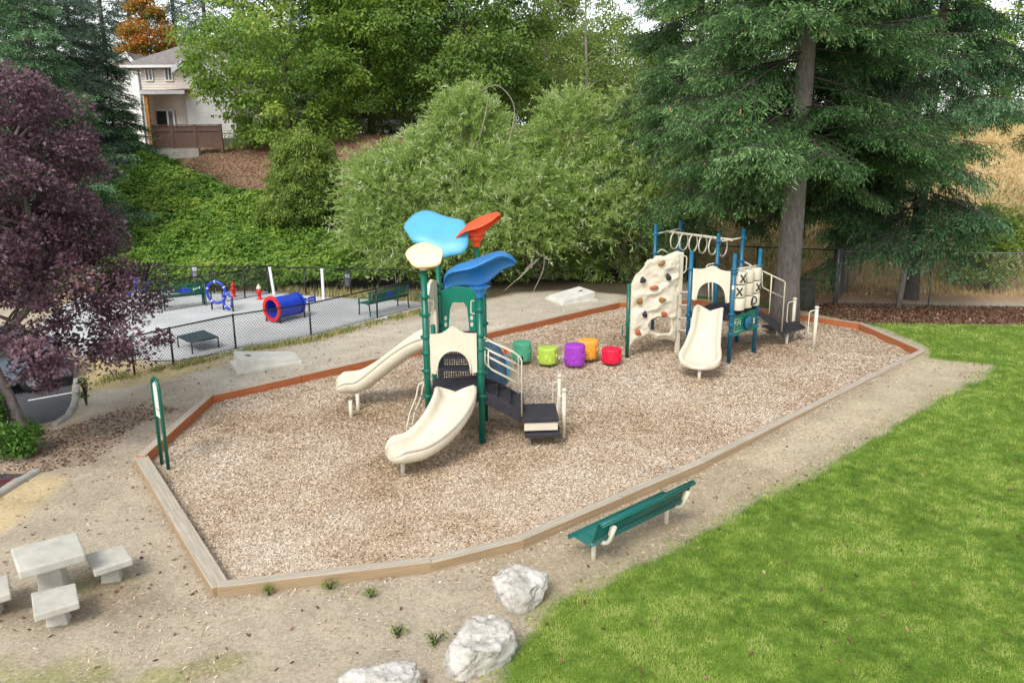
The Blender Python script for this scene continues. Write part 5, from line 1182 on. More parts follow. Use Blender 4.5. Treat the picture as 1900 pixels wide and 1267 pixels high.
# white posts leaning on the back fence
for (u,v),vt,lb in (((509,548),498,'white post leaning on the back fence, the one nearer the hydrants'),((600.5,557),501,'white upright post at the back fence, right of the tunnel')):
    b=P(u,v,0.2); h_=zat(b,vt); mb=MB(); top=V3(b[0]-(0.10 if u<550 else 0),b[1]+.05,h_); mb.obox((b+top)/2,(0.045,0,0),(0,0.045,0),(top-b)/2); mb.obox(top+V3(0,0,.02),(0.055,0,0),(0,0.055,0),(0,0,0.02)); o=mb.build('white_post',white_p); tag(o,lb,'post')
# dog run signs
for (ub,vb),(u0,u1,v0,v1),lb in (((366,548),(360,370.5,494,516),'dark notice board with white print on the divider fence above the green bench'),((646,549),(639.5,651,506.5,533),'dark notice board with white heading near the right end of the dog run')):
    b=P(ub,vb,0.2); z1,z0=zat(b,v0),zat(b,v1); W=(u1-u0)/FPX*np.linalg.norm(b)/2; t=thing('notice_board',lb,'sign',b)
    mb=MB(); mb.box((b[0],b[1],(z0+z1)/2),(2*W,0.02,z1-z0)); bd=mb.build('board',painted('slate_sign_%d'%ub,(0.04,0.05,0.07),0.4,0.1),t)
    mb=MB()
    for k in range(3): mb.box((b[0],b[1]-.013,z1-.06-.05*k),(W*1.5,0.004,0.022))
    for k in range(5): mb.box((b[0]-W*.1,b[1]-.013,z1-.26-.05*k),(W*1.2,0.004,0.008))
    mb.build('print_lines',white_p,bd); mb=MB(); post(mb,b+V3(0,.03,0),0.1,z1,0.022,8); mb.build('post',black_p,t)
# fire hydrants
def hydrant(loc,h,label,cream_top):
    t=thing('toy_hydrant',label,'hydrant',loc,'red play hydrants in the dog run'); s_=h/0.6; mb=MB()
    mb.lathe([(0.11,0),(0.11,0.04),(0.07,0.05),(0.065,0.30),(0.085,0.31),(0.085,0.35),(0.07,0.36),(0.07,0.42)],loc,16); mb.build('barrel',red_p,t)
    mb=MB(); mb.lathe([(0.09,0.42),(0.09,0.45),(0.075,0.5),(0.045,0.55),(0.02,0.56),(0.02,0.6)],loc,16); mb.build('bonnet',cream if cream_top else red_p,t)
    for dx,dy in ((1,0),(-1,0),(0,-1)):
        mb=MB(); c=np.array(loc)+V3(0,0,.30); mb.tube([c+V3(dx*.05,dy*.05,0),c+V3(dx*.12,dy*.12,0)],0.04,10); mb.build('side_cap',red_p,t)
b=P(434,552,0.2); hydrant(b,0.6,'plain red hydrant, the one nearer the blue hoops',False); b=P(482,557,0.2); hydrant(b,0.6,'red hydrant with a pale cap, the one nearer the white post',True)
# dog run hoops
def hoops(big,small,label,legs,Yoff=0):
    pb=P(legs[0][0],legs[0][1],0.2); pm=P(legs[1][0],legs[1][1],0.2); ps=P(legs[2][0],legs[2][1],0.2)
    t=thing('agility_hoops',label,'hoops',pm,'pairs of blue dog jumping hoops'); dd=(pm-pb); dd/=np.linalg.norm(dd)
    for (c,rv),ga,gb in ((big,pb,pm),(small,pm,ps)):
        mid=(ga+gb)/2; z=zat(mid,c); R_=(zat(mid,c-rv)-z); dv=(gb-ga)/np.linalg.norm(gb-ga); wv=min(R_,np.linalg.norm(gb-ga)/2*1.0)
        dv=dv*0.9+V3(0,-.0,0); mb=MB(); pts=[mid+V3(0,0,z)-V3(0,0,mid[2])+dv*R_*math.cos(a)+V3(0,0,R_*math.sin(a)) for a in np.linspace(0,2*math.pi,29)[:-1]]; mb.tube(pts,0.045,10,closed=True); h=mb.build('hoop',royal,t)
        wb=MB()
        for k in (2,7,12,18,24): p=pts[k]; q=pts[(k+1)%28]; wb.tube([p,p+(q-p)*0.5],0.050,10)
        wb.build('white_bands',white_p,h)
    for g,zt in ((pb,0.95),(pm,1.0),(ps,0.75)):
        mb=MB(); post(mb,g,0.1,zt,0.03,8); mb.build('leg',black_p,t)
hoops((542.5,20),(559,13.5),'large and small blue hoops in the middle of the dog run',[(394,576),(415.5,576.5),(433,579.5)])
hoops((526,20),(527,12),'blue hoops half hidden by the purple tree at the far left of the dog run',[(222,556),(252,553),(278,551)])
# dog run benches
def slat_bench(label,A0,A1,group_,zg=0.2,bone=False):
    # A0,A1: ground px of the two legs under the backrest (near side of photo), bench faces away
    p0,p1=P(*A0,zg),P(*A1,zg); d=(p1-p0); L=np.linalg.norm(d); d/=L; f=np.array([-d[1],d[0],0.])   # f towards the front (away from camera)
    if f[1]<0: f=-f
    t=thing('slatted_bench',label,'bench',p0,group_); dg=greenpost
    e0,e1=p0-d*.06,p1+d*.06
    mb=MB(); k=int(L/0.05)
    for i in range(k+1):
        c=p0+d*(L*i/k); mb.obox(c+V3(0,0,0.66)-f*0.02,d*0.009,f*0.006,V3(0,0,0.165)-f*0.03)
    for z in (0.49,0.84): mb.tube([e0+V3(0,0,z)-f*(0.0 if z<.6 else .05),e1+V3(0,0,z)-f*(0.0 if z<.6 else .05)],0.022,8)
    bkr=mb.build('backrest',dg,t)
    mb=MB(); mb.obox((p0+p1)/2+V3(0,0,0.67)-f*0.035,d*L*0.42,f*0.004,V3(0,0,0.075)-f*.012); pl=mb.build('cutout_panel',dg,bkr)
    if True:
        mb=MB()
        for s_ in ((0.18,0.80) if bone else (0.2,0.8)):
            c=p0+d*L*s_+V3(0,0,0.67)-f*0.045; a_,b_=c-d*.10-V3(0,0,.02),c+d*.10+V3(0,0,.02); mb.tube([a_,b_],0.012,6)
            for e in (a_,b_):
                for q in (-1,1): mb.lathe([(0.004,-.02),(0.02,-.012),(0.024,0),(0.02,.012),(0.004,.02)],e+V3(0,0,0.018*q),8)
        mb.build('bone_motif',white_p if bone else greenpanel,pl)
        mb=MB(); c=(p0+p1)/2+V3(0,0,.64)-f*.045
        mb.obox(c,d*0.2,f*.003,(0,0,.07)); mb.build('blue_sign_plate',royal,pl)
    mb=MB()
    for i in range(k+1):
        c=p0+d*(L*i/k)+f*0.24; mb.obox(c+V3(0,0,0.44),d*0.009,f*0.22,(0,0,0.006))
    for q in (0.03,0.46): mb.tube([e0+f*q+V3(0,0,.44),e1+f*q+V3(0,0,.44)],0.02,8)
    mb.build('seat',dg,t)
    for pp_ in (p0,p1):
        for q,zz in ((0,0.84),(0.46,0.62)):
            mb=MB(); mb.tube([pp_+f*q-f*(.05 if q==0 else -.03)+V3(0,0,-.02),pp_+f*q+V3(0,0,0.44),pp_+f*q-f*(.05 if q==0 else 0)+V3(0,0,zz)],0.024,8); mb.build('leg',dg,t)
        mb=MB(); mb.tube(corner_path([pp_-f*.02+V3(0,0,.66),pp_+f*.3+V3(0,0,.64),pp_+f*.5+V3(0,0,.58),pp_+f*.47+V3(0,0,.44)],.06),0.02,8); mb.build('armrest',dg,t)
slat_bench('green slatted bench with white bone motifs by the divider fence',(306,577),(383,568),'green slatted benches in the dog run',bone=True)
slat_bench('dark green slatted bench at the right end of the dog run',(686,589.5),(757,572),'green slatted benches in the dog run')
# agility platform
q=[P(u,v,0.55) for u,v in [(329,624),(377,613),(404,625),(355,635)]]; c=sum(q)/4
t=thing('agility_platform','low dark perforated platform table under the near fence of the dog run','platform',(c[0],c[1],0.2))
mb=MB(); slab(mb,q[::-1],0.55,0.02); mb.build('table_top',painted('slate_platform',(0.03,0.06,0.075),0.5,0.1),t)
mb=MB(); 
for i in range(4): mb.tube([q[i]+V3(0,0,-.01),q[(i+1)%4]+V3(0,0,-.01)],0.022,6)
mb.build('edge_rim',painted('slate_rim',(0.015,0.04,0.05),0.4,0.1),t)
for p in q: mb=MB(); mb.tube([V3(p[0],p[1],0.15),V3(p[0],p[1],0.55)],0.02,8); mb.build('leg',black_p,t)
# tunnel
c0=P(506,581,0.68); c1=P(551,571.5,0.68); g0=P(507,601,.2); 
c0=V3(g0[0]-.02,g0[1]+.1,0.2+0.47); ax=P(553,590,0.2)-g0; ax[2]=0; Lt=np.linalg.norm(ax); ax/=Lt; ax2=V3(-ax[1],ax[0],0)
t=thing('dog_tunnel','blue barrel tunnel with a red front ring in the dog run','tunnel',(c0[0],c0[1],0.2))
def ringpts(c,r,n=28,off=0): return [c+ax2*r*math.cos(a)+V3(0,0,r*math.sin(a)) for a in np.linspace(0,2*math.pi,n+1)[:-1]]
mb=MB(); n=28; vs=[]; 
for i in range(9):
    for r in (0.33,): vs+= ringpts(c0+ax*Lt*i/8,r+(0.012 if i%2 else 0))
mb.add(vs,[(i*n+k,i*n+(k+1)%n,(i+1)*n+(k+1)%n,(i+1)*n+k) for i in range(8) for k in range(n)],True); mb.build('barrel',royal,t,solid=0.02)
def flat_ring(c,r0,r1,th,mat,name):
    mb=MB(); vs=[]
    for r,o in ((r0,-th),(r1,-th),(r1,th),(r0,th)): vs+=[p+ax*o for p in ringpts(c,r)]
    mb.add(vs,[(i*n+k,i*n+(k+1)%n,((i+1)%4)*n+(k+1)%n,((i+1)%4)*n+k) for i in range(4) for k in range(n)],False); return mb.build(name,mat,t)
flat_ring(c0-ax*.02,0.30,0.41,0.03,red_p,'end_ring'); flat_ring(c0+ax*(Lt+.02),0.30,0.36,0.03,royal,'end_ring')
for s_,m_ in ((0,black_p),(Lt,black_p)):
    for q in (-1,1): mb=MB(); p=c0+ax*s_+ax2*q*.32; mb.tube([V3(p[0],p[1],.15),V3(p[0],p[1],.55)],0.03,8); mb.build('leg',m_,t)
# jump bar
j0,j1=P(555,567,.2),P(585,561,.2); t=thing('jump_bar','blue paw marked jump board between two dark posts behind the tunnel','jump bar',(j0+j1)/2); 
for p,vt in ((j0,541.5),(j1,534)): mb=MB(); post(mb,p,.1,zat(p,vt),0.028,8); mb.build('post',black_p,t)
d=(j1-j0); L=np.linalg.norm(d); d/=L; z0,z1=zat(j0,564),zat(j0,554.5)
mb=MB(); mb.obox((j0+j1)/2+V3(0,-.04,(z0+z1)/2-.2),d*L/2*1.06,(0,.012,0),(0,0,(z1-z0)/2)); jb=mb.build('board',royal,t)
mb=MB(); mb.obox((j0+j1)/2+V3(0,-.056,(z0+z1)/2-.2),d*L*.46,(0,.003,0),(0,0,.008))
for s_ in (-1,1): mb.lathe([(0.001,-.02),(0.035,-.01),(0.04,0.01),(0.001,.03)],(j0+j1)/2+V3(.02,-.05,(z0+z1)/2-.2+s_*.07),8)
mb.build('paw_marks',white_p,jb)
# dark stump like box by the spruce
b=P(1489,572,0.2); mb=MB(); mb.lathe([(0.40,-0.1),(0.38,0.5),(0.36,0.95),(0.34,1.02),(0.2,1.05)],(b[0],b[1],0.15),14,wob=lambda a,z:1+0.05*math.sin(3*a+z)+0.03*math.sin(9*a)); o=mb.build('cut_stump',painted('mossy_dark_stump',(0.055,0.06,0.045),0.95,0.3,6,0.6)); tag(o,'dark mossy cut stump standing right of the big spruce trunk','tree stump')
# ================= cars
def car(name,label,loc,rz,paint_c,L=4.5,W=1.78,Hc=1.5):
    pm=painted(paint_c[0],paint_c[1],0.22,0.03); t=thing(name,label,'car',loc); t.rotation_euler=(0,0,rz)
    prof=[(-2.2,0.32),(-2.25,0.55),(-2.2,0.82),(-2.05,0.95),(-1.25,1.0),(-0.55,1.42),(-0.2,1.5),(0.75,1.5),(1.2,1.42),(1.8,1.05),(2.15,0.98),(2.22,0.7),(2.2,0.32)]
    low=[(2.2,0.28),(1.78,0.28)]+[(1.4+0.36*math.cos(a),0.30+0.36*math.sin(a)) for a in np.linspace(0.1,math.pi-0.1,9)]+[(1.02,0.24),(-1.0,0.24)]+[(-1.38+0.36*math.cos(a),0.30+0.36*math.sin(a)) for a in np.linspace(0.1,math.pi-0.1,9)]+[(-1.76,0.28)]
    out=prof+low; n=len(out); vs=[]
    for yy,sc_ in ((-W/2,1),(-W/2+.06,1),(W/2-.06,1),(W/2,1)):
        for x,z in out:
            k=max(0,(z-0.95)/0.55); ins=0.2*k; y=yy*(1-ins*0.9) ; 
            if abs(yy)==W/2: y*=0.985; 
            vs.append((x,y,z))
    mb=MB(); mb.add(vs,[tuple(range(n)),tuple(reversed(range(3*n,4*n)))]+[(r*n+i,(r+1)*n+i,(r+1)*n+(i+1)%n,r*n+(i+1)%n) for r in range(3) for i in range(n)],False)
    bd=mb.build('body',pm,t,local=True,bevel=0.03)
    for sgn in (-1,1):
        for nm,q in (('side_window',[(-1.05,1.02),(-0.5,1.38),(0.25,1.43),(0.25,1.02)]),('side_window',[(0.33,1.02),(0.33,1.43),(1.12,1.36),(1.5,1.08),(1.4,1.02)])):
            mb=MB(); v_=[(x,sgn*(W/2*(1-0.18*max(0,(z-.95)/.55))-0.004+0.006),z) for x,z in q]; v2=[(x,y-sgn*.02,z) for x,y,z in v_]; m=len(q)
            mb.add(v_+v2,[tuple(range(m)),tuple(reversed(range(m,2*m)))]+[(i,m+i,m+(i+1)%m,(i+1)%m) for i in range(m)]); mb.build(nm,glass_dark,bd,local=True)
    for nm,(xa,za),(xb,zb_) in (('windscreen',(-1.22,1.035),(-0.58,1.43)),('rear_window',(1.76,1.095),(1.24,1.43))):
        mb=MB(); o_=0.014; mb.add([(xa,-.68,za+o_),(xa,.68,za+o_),(xb,.60,zb_+o_),(xb,-.60,zb_+o_),(xa,-.68,za),(xa,.68,za),(xb,.60,zb_),(xb,-.60,zb_)],[(0,1,2,3),(7,6,5,4),(0,4,5,1),(1,5,6,2),(2,6,7,3),(3,7,4,0)]); mb.build(nm,glass_dark,bd,local=True)
    for x in (-1.38,1.4):
        for s_ in (-1,1):
            mb=MB(); c=V3(x,s_*(W/2-.11),.31); m=22; vs=[]
            for r,o_ in ((0.19,-.1),(0.31,-.1),(0.325,-.06),(0.325,.06),(0.31,.1),(0.2,.1)):
                vs+=[c+V3(r*math.cos(a),s_*o_,r*math.sin(a)) for a in np.linspace(0,2*math.pi,m+1)[:-1]]
            mb.add(vs,[(i*m+k,i*m+(k+1)%m,(i+1)*m+(k+1)%m,(i+1)*m+k) for i in range(5) for k in range(m)],True); wh=mb.build('wheel',rubber,t,local=True)
            mb=MB(); 
            vs=[c+V3(r*math.cos(a),s_*o_,r*math.sin(a)) for r,o_ in ((0.2,.07),(0.185,.085),(0.05,.07)) for a in np.linspace(0,2*math.pi,m+1)[:-1]]; mb.add(vs,[(i*m+k,i*m+(k+1)%m,(i+1)*m+(k+1)%m,(i+1)*m+k) for i in range(2) for k in range(m)]+[tuple(range(2*m,3*m))],False); mb.build('rim',alu,wh,local=True)
    for s_ in (-1,1):
        mb=MB(); mb.box((-2.2,s_*.65,.74),(.08,.3,.14)); mb.build('headlight',white_p,bd,local=True,bevel=.02); mb=MB(); mb.box((2.2,s_*.68,.82),(.06,.22,.16)); mb.build('tail_light',red_p,bd,local=True,bevel=.02)
        mb=MB(); mb.box((-0.85,s_*(W/2+.08),1.03),(.1,.16,.12)); mb.build('wing_mirror',pm,bd,local=True,bevel=.02)
    return t
wp=P(66,726,-0.05); car('parked_car','grey blue car parked behind the purple tree with one alloy wheel showing',(wp[0]-1.4*math.cos(.6)-.78*math.sin(.6),wp[1]-1.4*math.sin(.6)+.78*math.cos(.6),-0.05),.6,('grey_blue_car_paint',(0.16,0.20,0.26)))
cp_=A(675,214,53); gzc=ground_at(cp_); car('parked_car','white car parked above the bank behind the maples',(cp_[0],cp_[1]+1,gzc),math.radians(180),('white_car_paint',(0.72,0.75,0.8)))
# ================= houses and brown fence
siding=painted('pale_siding',(0.68,0.63,0.56),0.7,0.05,1.5); siding_w=painted('white_siding',(0.78,0.77,0.74),0.7,0.04,1.5); roofm=painted('asphalt_shingles',(0.24,0.215,0.20),0.9,0.2,5,0.7); rust=painted('rust_brown_roof',(0.26,0.11,0.07),0.8,0.1)
trimw=painted('white_trim',(0.75,0.75,0.74),0.6,0.04); brownf=painted('brown_fence_paint',(0.13,0.075,0.055),0.75,0.12,1.5,0.3); orangewood=painted('orange_wood_post',(0.55,0.25,0.06),0.7,0.15)
def siding_wall(mb,x0,x1,y,z0,z1,face=-1,step=0.16):
    z=z0
    while z<z1-0.01:
        zz=min(z+step,z1); mb.add([(x0,y+face*.03,z),(x1,y+face*.03,z),(x1,y+face*.004,zz),(x0,y+face*.004,zz),(x0,y,z),(x1,y,z)],[(0,1,2,3),(4,5,1,0)] if face<0 else [(3,2,1,0),(0,1,5,4)]); z=zz
def siding_wall_x(mb,x,y0,y1,z0,z1,face,step=0.16):
    z=z0
    while z<z1-0.01:
        zz=min(z+step,z1); mb.add([(x+face*.03,y0,z),(x+face*.03,y1,z),(x+face*.004,y1,zz),(x+face*.004,y0,zz)],[(0,1,2,3)]); z=zz
def window(parent,cx,cz,w_,h_,y):
    mb=MB(); f=0.07
    for dx,dz,sx,sz in ((-w_/2-f/2,0,f,h_+2*f),(w_/2+f/2,0,f,h_+2*f),(0,h_/2+f/2,w_,f),(0,-h_/2-f/2,w_,f)): mb.box((cx+dx,y-.05,cz+dz),(sx,.1,sz))
    mb.box((cx,y-.06,cz),(0.07,.06,h_)); wn=mb.build('window',trimw,parent); mb=MB(); mb.box((cx,y-.035,cz),(w_,.03,h_)); mb.build('pane',glass_dark,wn)
Yh=55.0
xl,xr=A(262,140,Yh)[0],A(400,140,Yh)[0]; zev=A(300,121,Yh)[2]; zmid=A(300,164,Yh)[2]; gh=ground_at((xl+2,Yh)); zr=A(320,76,Yh+4.4)[2]
H1=thing('house','cream two storey house with grey hip roof above the brown fence','house',(xl,Yh,gh))
mb=MB(); siding_wall(mb,xl,xr,Yh,zmid-.1,zev); siding_wall_x(mb,xl,Yh,Yh+9,gh,zev,-1); siding_wall_x(mb,xr,Yh,Yh+9,gh,zev,1); siding_wall(mb,xl,xr,Yh+1.8,gh,zmid); mb.add([(xl,Yh+9,gh),(xr,Yh+9,gh),(xr,Yh+9,zev),(xl,Yh+9,zev)],[(3,2,1,0)]); mb.add([(xl,Yh,zmid-.1),(xr,Yh,zmid-.1),(xr,Yh+1.8,zmid-.1),(xl,Yh+1.8,zmid-.1)],[(3,2,1,0)]); mb.build('wall',siding,H1)
ov=0.5; e=[(xl-1.2,Yh-ov,zev-.05),(xr+ov,Yh-ov,zev-.05),(xr+ov,Yh+9.5,zev-.05),(xl-1.2,Yh+9.5,zev-.05)]; r=[(xl+2.2,Yh+4.4,zr),(xr-2.2,Yh+4.4,zr)]
mb=MB(); mb.add(e+r,[(0,1,5,4),(1,2,5),(2,3,4,5),(3,0,4)]); mb.add([(a,b,c-.18) for a,b,c in e]+e,[(0,1,2,3),(0,4,5,1),(1,5,6,2),(2,6,7,3),(3,7,4,0)]); rf=mb.build('roof',roofm,H1)
mb=MB(); mb.tube([V3(xr-2.6,Yh+3.2,zr-1.0),V3(xr-2.6,Yh+3.2,zr-.2)],0.09,8); mb.build('vent_pipe',galv,rf)
for u0,u1 in ((270.5,283.5),(307,320)):
    p0,p1=A(u0,126,Yh),A(u1,149,Yh); window(H1,(p0[0]+p1[0])/2,(p0[2]+p1[2])/2,p1[0]-p0[0],p0[2]-p1[2],Yh-.02)
# gabled wing at the right
gx0,gx1=A(339,130,Yh-1.5)[0],A(430,130,Yh-1.5)[0]; gm=(gx0+gx1)/2; zg=A(385,88,Yh-1.5)[2]; zge=A(342,118,Yh-1.5)[2]
mb=MB(); siding_wall(mb,gx0,gx1,Yh-1.5,gh+.5,zge); siding_wall_x(mb,gx0,Yh-1.5,Yh,gh+.5,zge,-1); mb.add([(gx0,Yh-1.505,zge),(gx1,Yh-1.505,zge),(gm,Yh-1.505,zg)],[(0,1,2)]); mb.build('gable_wing',siding_w,H1)
mb=MB()
for s_,xa in ((-1,gx0),(1,gx1)):
    xe=xa+s_*0.5; ze=zge-0.5*(zg-zge)/((gx1-gx0)/2)
    mb.add([(xe,Yh-2,ze+.02),(gm,Yh-2,zg+.02),(gm,Yh+4,zg+.02),(xe,Yh+4,ze+.02),(xe,Yh-2,ze-.14),(gm,Yh-2,zg-.14),(gm,Yh+4,zg-.14),(xe,Yh+4,ze-.14)],[(0,1,2,3),(7,6,5,4),(0,4,5,1),(3,2,6,7),(0,3,7,4)])
mb.build('wing_roof',roofm,H1); mb=MB()
for s_,xa in ((-1,gx0),(1,gx1)):
    xe=xa+s_*0.5; ze=zge-0.5*(zg-zge)/((gx1-gx0)/2); mb.add([(xe,Yh-2.06,ze-.30),(gm,Yh-2.06,zg-.30),(gm,Yh-2.06,zg+.04),(xe,Yh-2.06,ze+.04),(xe,Yh-2.003,ze-.30),(gm,Yh-2.003,zg-.30),(gm,Yh-2.003,zg+.04),(xe,Yh-2.003,ze+.04)],[(0,1,2,3),(7,6,5,4),(3,2,6,7),(0,4,5,1)])
mb.build('barge_board',trimw,H1)
# gutter
mb=MB(); mb.box(((xl+xr)/2-.3,Yh-ov-.05,zev-.12),(xr-xl+1.5,0.12,0.16)); mb.build('gutter',trimw,H1)
# porch roof, posts, sliding door
pz=A(300,170,Yh-2.2)[2]; px0,px1=A(264,170,Yh-2.4)[0],A(345,170,Yh-2.4)[0]
mb=MB(); mb.add([(px0,Yh-2.6,pz-.05),(px1,Yh-2.6,pz+.1),(px1,Yh-.03,zmid+.02),(px0,Yh-.03,zmid-.12),(px0,Yh-2.6,pz-.25),(px1,Yh-2.6,pz-.1),(px1,Yh-.03,zmid-.18),(px0,Yh-.03,zmid-.32)],[(0,1,2,3),(7,6,5,4),(0,4,5,1),(1,5,6,2),(3,0,4,7)][:4]+[(3,7,4,0)]); mb.build('porch_roof',rust,H1)
mb=MB(); mb.box(((px0+px1)/2,Yh-2.66,pz-.08),(px1-px0,0.08,0.22)); mb.build('porch_fascia',trimw,H1)
mb=MB(); mb.box((px0+.2,Yh-2.4,(gh+pz)/2),(0.2,0.2,pz-gh-.3)); mb.build('porch_post',orangewood,H1)
dx0,dx1=A(283,200,Yh+1.8)[0],A(322,200,Yh+1.8)[0]
mb=MB(); mb.box(((dx0+dx1)/2,Yh+1.74,gh+1.2),(dx1-dx0,0.06,2.2)); dr=mb.build('glass_door',glass_dark,H1); mb=MB()
for x in (dx0,(dx0+dx1)/2+.3,dx1): mb.box((x,Yh+1.70,gh+1.2),(0.12,0.1,2.3))
mb.box(((dx0+dx1)/2,Yh+1.70,gh+2.36),(dx1-dx0,0.1,0.12)); mb.build('door_frame',trimw,dr)
# neighbour house
Yk=62.0; k0,k1=A(185,130,Yk)[0],A(262,130,Yk)[0]; zk=A(224,99,Yk)[2]; zke=A(190,124,Yk)[2]; gk=ground_at((k0,Yk))
H2=thing('house','white gabled house behind the dark spruces left of the cream house','house',(k0,Yk,gk)); km=(k0+k1)/2+.8
mb=MB(); siding_wall(mb,k0,k1,Yk,gk,zke); mb.add([(k0,Yk-.005,zke),(k1,Yk-.005,zke),(km,Yk-.005,zk)],[(0,1,2)]); siding_wall_x(mb,k1,Yk,Yk+8,gk,zke,1); siding_wall_x(mb,k0,Yk,Yk+8,gk,zke,-1); mb.add([(k0,Yk+8,gk),(k1,Yk+8,gk),(k1,Yk+8,zke),(km,Yk+8,zk),(k0,Yk+8,zke)],[(4,3,2,1,0)]); mb.build('wall',siding_w,H2)
mb=MB(); m2=MB()
for s_,xa in ((-1,k0),(1,k1)):
    xe=xa+s_*0.5; ze=zke-0.5*(zk-zke)/abs(km-xa)
    mb.add([(xe,Yk-.5,ze+.02),(km,Yk-.5,zk+.02),(km,Yk+8.5,zk+.02),(xe,Yk+8.5,ze+.02),(xe,Yk-.5,ze-.14),(km,Yk-.5,zk-.14),(km,Yk+8.5,zk-.14),(xe,Yk+8.5,ze-.14)],[(0,1,2,3),(7,6,5,4),(0,4,5,1),(3,2,6,7),(0,3,7,4)])
    m2.add([(xe,Yk-.56,ze-.34),(km,Yk-.56,zk-.34),(km,Yk-.56,zk+.04),(xe,Yk-.56,ze+.04),(xe,Yk-.503,ze-.34),(km,Yk-.503,zk-.34),(km,Yk-.503,zk+.04),(xe,Yk-.503,ze+.04)],[(0,1,2,3),(7,6,5,4),(3,2,6,7),(0,4,5,1)])
mb.build('roof',roofm,H2); m2.build('barge_board',trimw,H2)
mb=MB(); mb.tube([V3(k1-.2,Yk-.12,gk),V3(k1-.2,Yk-.12,zke)],0.06,8); mb.build('downpipe',galv,H2)
# brown board fence on the edge of the plateau
fpx=[(287,270),(322,276),(365,276),(412,270)]
Yf=47.5; F_=thing('board_fence','brown painted board fence with a low retaining wall in front of the cream house','fence',A(341,278,Yf))
xs_=[A(u,270,Yf)[0] for u,_ in fpx]; zf1=A(300,233,Yf)[2]; zf0=A(340,276,Yf)[2]
for i,(xa,xb) in enumerate(zip(xs_[:-1],xs_[1:])):
    mb=MB(); mb.box(((xa+xb)/2,Yf,(zf0+zf1)/2),(xb-xa-.14,0.06,zf1-zf0-.1)); 
    for k in range(1,int((xb-xa)/0.2)): mb.box((xa+k*.2,Yf-.034,(zf0+zf1)/2-.2),(0.012,0.008,zf1-zf0-.6))
    mb.build('board_panel',brownf,F_); mb=MB(); mb.box(((xa+xb)/2,Yf-.05,zf1-.30),(xb-xa-.14,.05,.09)); mb.box(((xa+xb)/2,Yf-.02,zf1+.0),(xb-xa-.14,.16,.06)); mb.build('rail',brownf,F_)
for x in xs_: mb=MB(); mb.box((x,Yf,(zf0+zf1)/2-.1),(0.14,0.14,zf1-zf0+.3)); mb.build('fence_post',brownf,F_)
mb=MB(); mb.box(((xs_[0]+xs_[2])/2+.2,Yf-.2,zf0-.35),(xs_[2]-xs_[0],0.35,0.7)); mb.build('retaining_wall',M_kerb,F_)
# ================================================================== TREES AND SHRUBS
# purple plum, lower left
b=P(48,806,0.1); ax0=A(70,430,16.1)[0]-b[0]
prof=[(z,r) for z,r in ((1.45,1.55),(1.9,2.15),(2.6,2.2),(3.4,1.95),(4.4,1.8),(5.4,1.65),(6.3,1.45),(6.9,0.95),(7.25,0.3))]
def plumf(p):
    r=np.hypot(p[:,0]-ax0,p[:,1]); return ~((p[:,2]<2.3)&(p[:,0]<ax0+0.5))
tree('purple_plum_tree','purple leaved plum tree with a leaning grey trunk at the left edge',b,prof,6.6,330,215,0.38,0.088,0.62,L_plum,bark_grey,0.15,path=[(0,0,0),(-0.22,0,0.9),(-0.42,0.1,1.9),(ax0+.1,0.1,3.2),(ax0,0,5.8)],nl=34,axis=lambda z:(ax0*min(1,z/3.0),0),lobes=0.30,seed=3,filt=plumf,droop=0.3,tvar=0.14,inner=0.35,tbase=0.42)
# spruces at the right
SP=spruce
SP('spruce_tree','big spruce with a bare grey trunk just behind the blue play tower',hit(1455,592),19,5.0,4.7,210,L_spruce,bark_grey,0.40,'dark spruces behind the play area',hang=0.62,seed=2,filt=lambda B,e,L,z: not (e[1]<-0.76 and not (5.6<z<6.6) and z<8.6),lean=0.006,shape=0.7,cones=0.004,droopf=0.20)
b=hit(1700,560); SP('spruce_tree','spruce whose drooping boughs hang over the galvanised fence',V3(b[0],b[1]+.5,b[2]),17,2.4,4.1,170,L_spruce_l,bark_dark,0.26,'dark spruces behind the play area',hang=1.0,seed=5,shape=0.5,droopf=0.34,filt=lambda B,e,L,z: not (e[0]>0.15 and z<6.8))
b=V3(12.1,29.6,0); b[2]=ground_at(b); SP('spruce_tree','dense spruce just right of the big bare trunk, above the fence corner',b,16,3.6,3.3,150,L_spruce,bark_dark,0.22,'dark spruces behind the play area',hang=0.95,seed=17,shape=0.5,droopf=0.34)
b=V3(20.4,29.0,0); b[2]=ground_at(b); SP('spruce_tree','spruce at the right edge bearing tan cones',b,17,6.0,3.2,120,L_spruce_l,bark_dark,0.26,'dark spruces behind the play area',hang=0.5,seed=8,cones=0.02,shape=0.6)
b=V3(7.2,32.5,0); b[2]=ground_at(b); SP('spruce_tree','dark spruce between the willows and the big bare trunk',b,17,3.3,4.2,150,L_spruce,bark_dark,0.26,'dark spruces behind the play area',hang=0.7,seed=11,shape=0.6)
b=V3(12.6,35.5,0); b[2]=ground_at(b); SP('spruce_tree','spruce standing on the dry slope right behind the big trunk',b,17,5.6,3.6,90,L_spruce,bark_dark,0.24,'dark spruces behind the play area',hang=0.7,seed=14,shape=0.6)
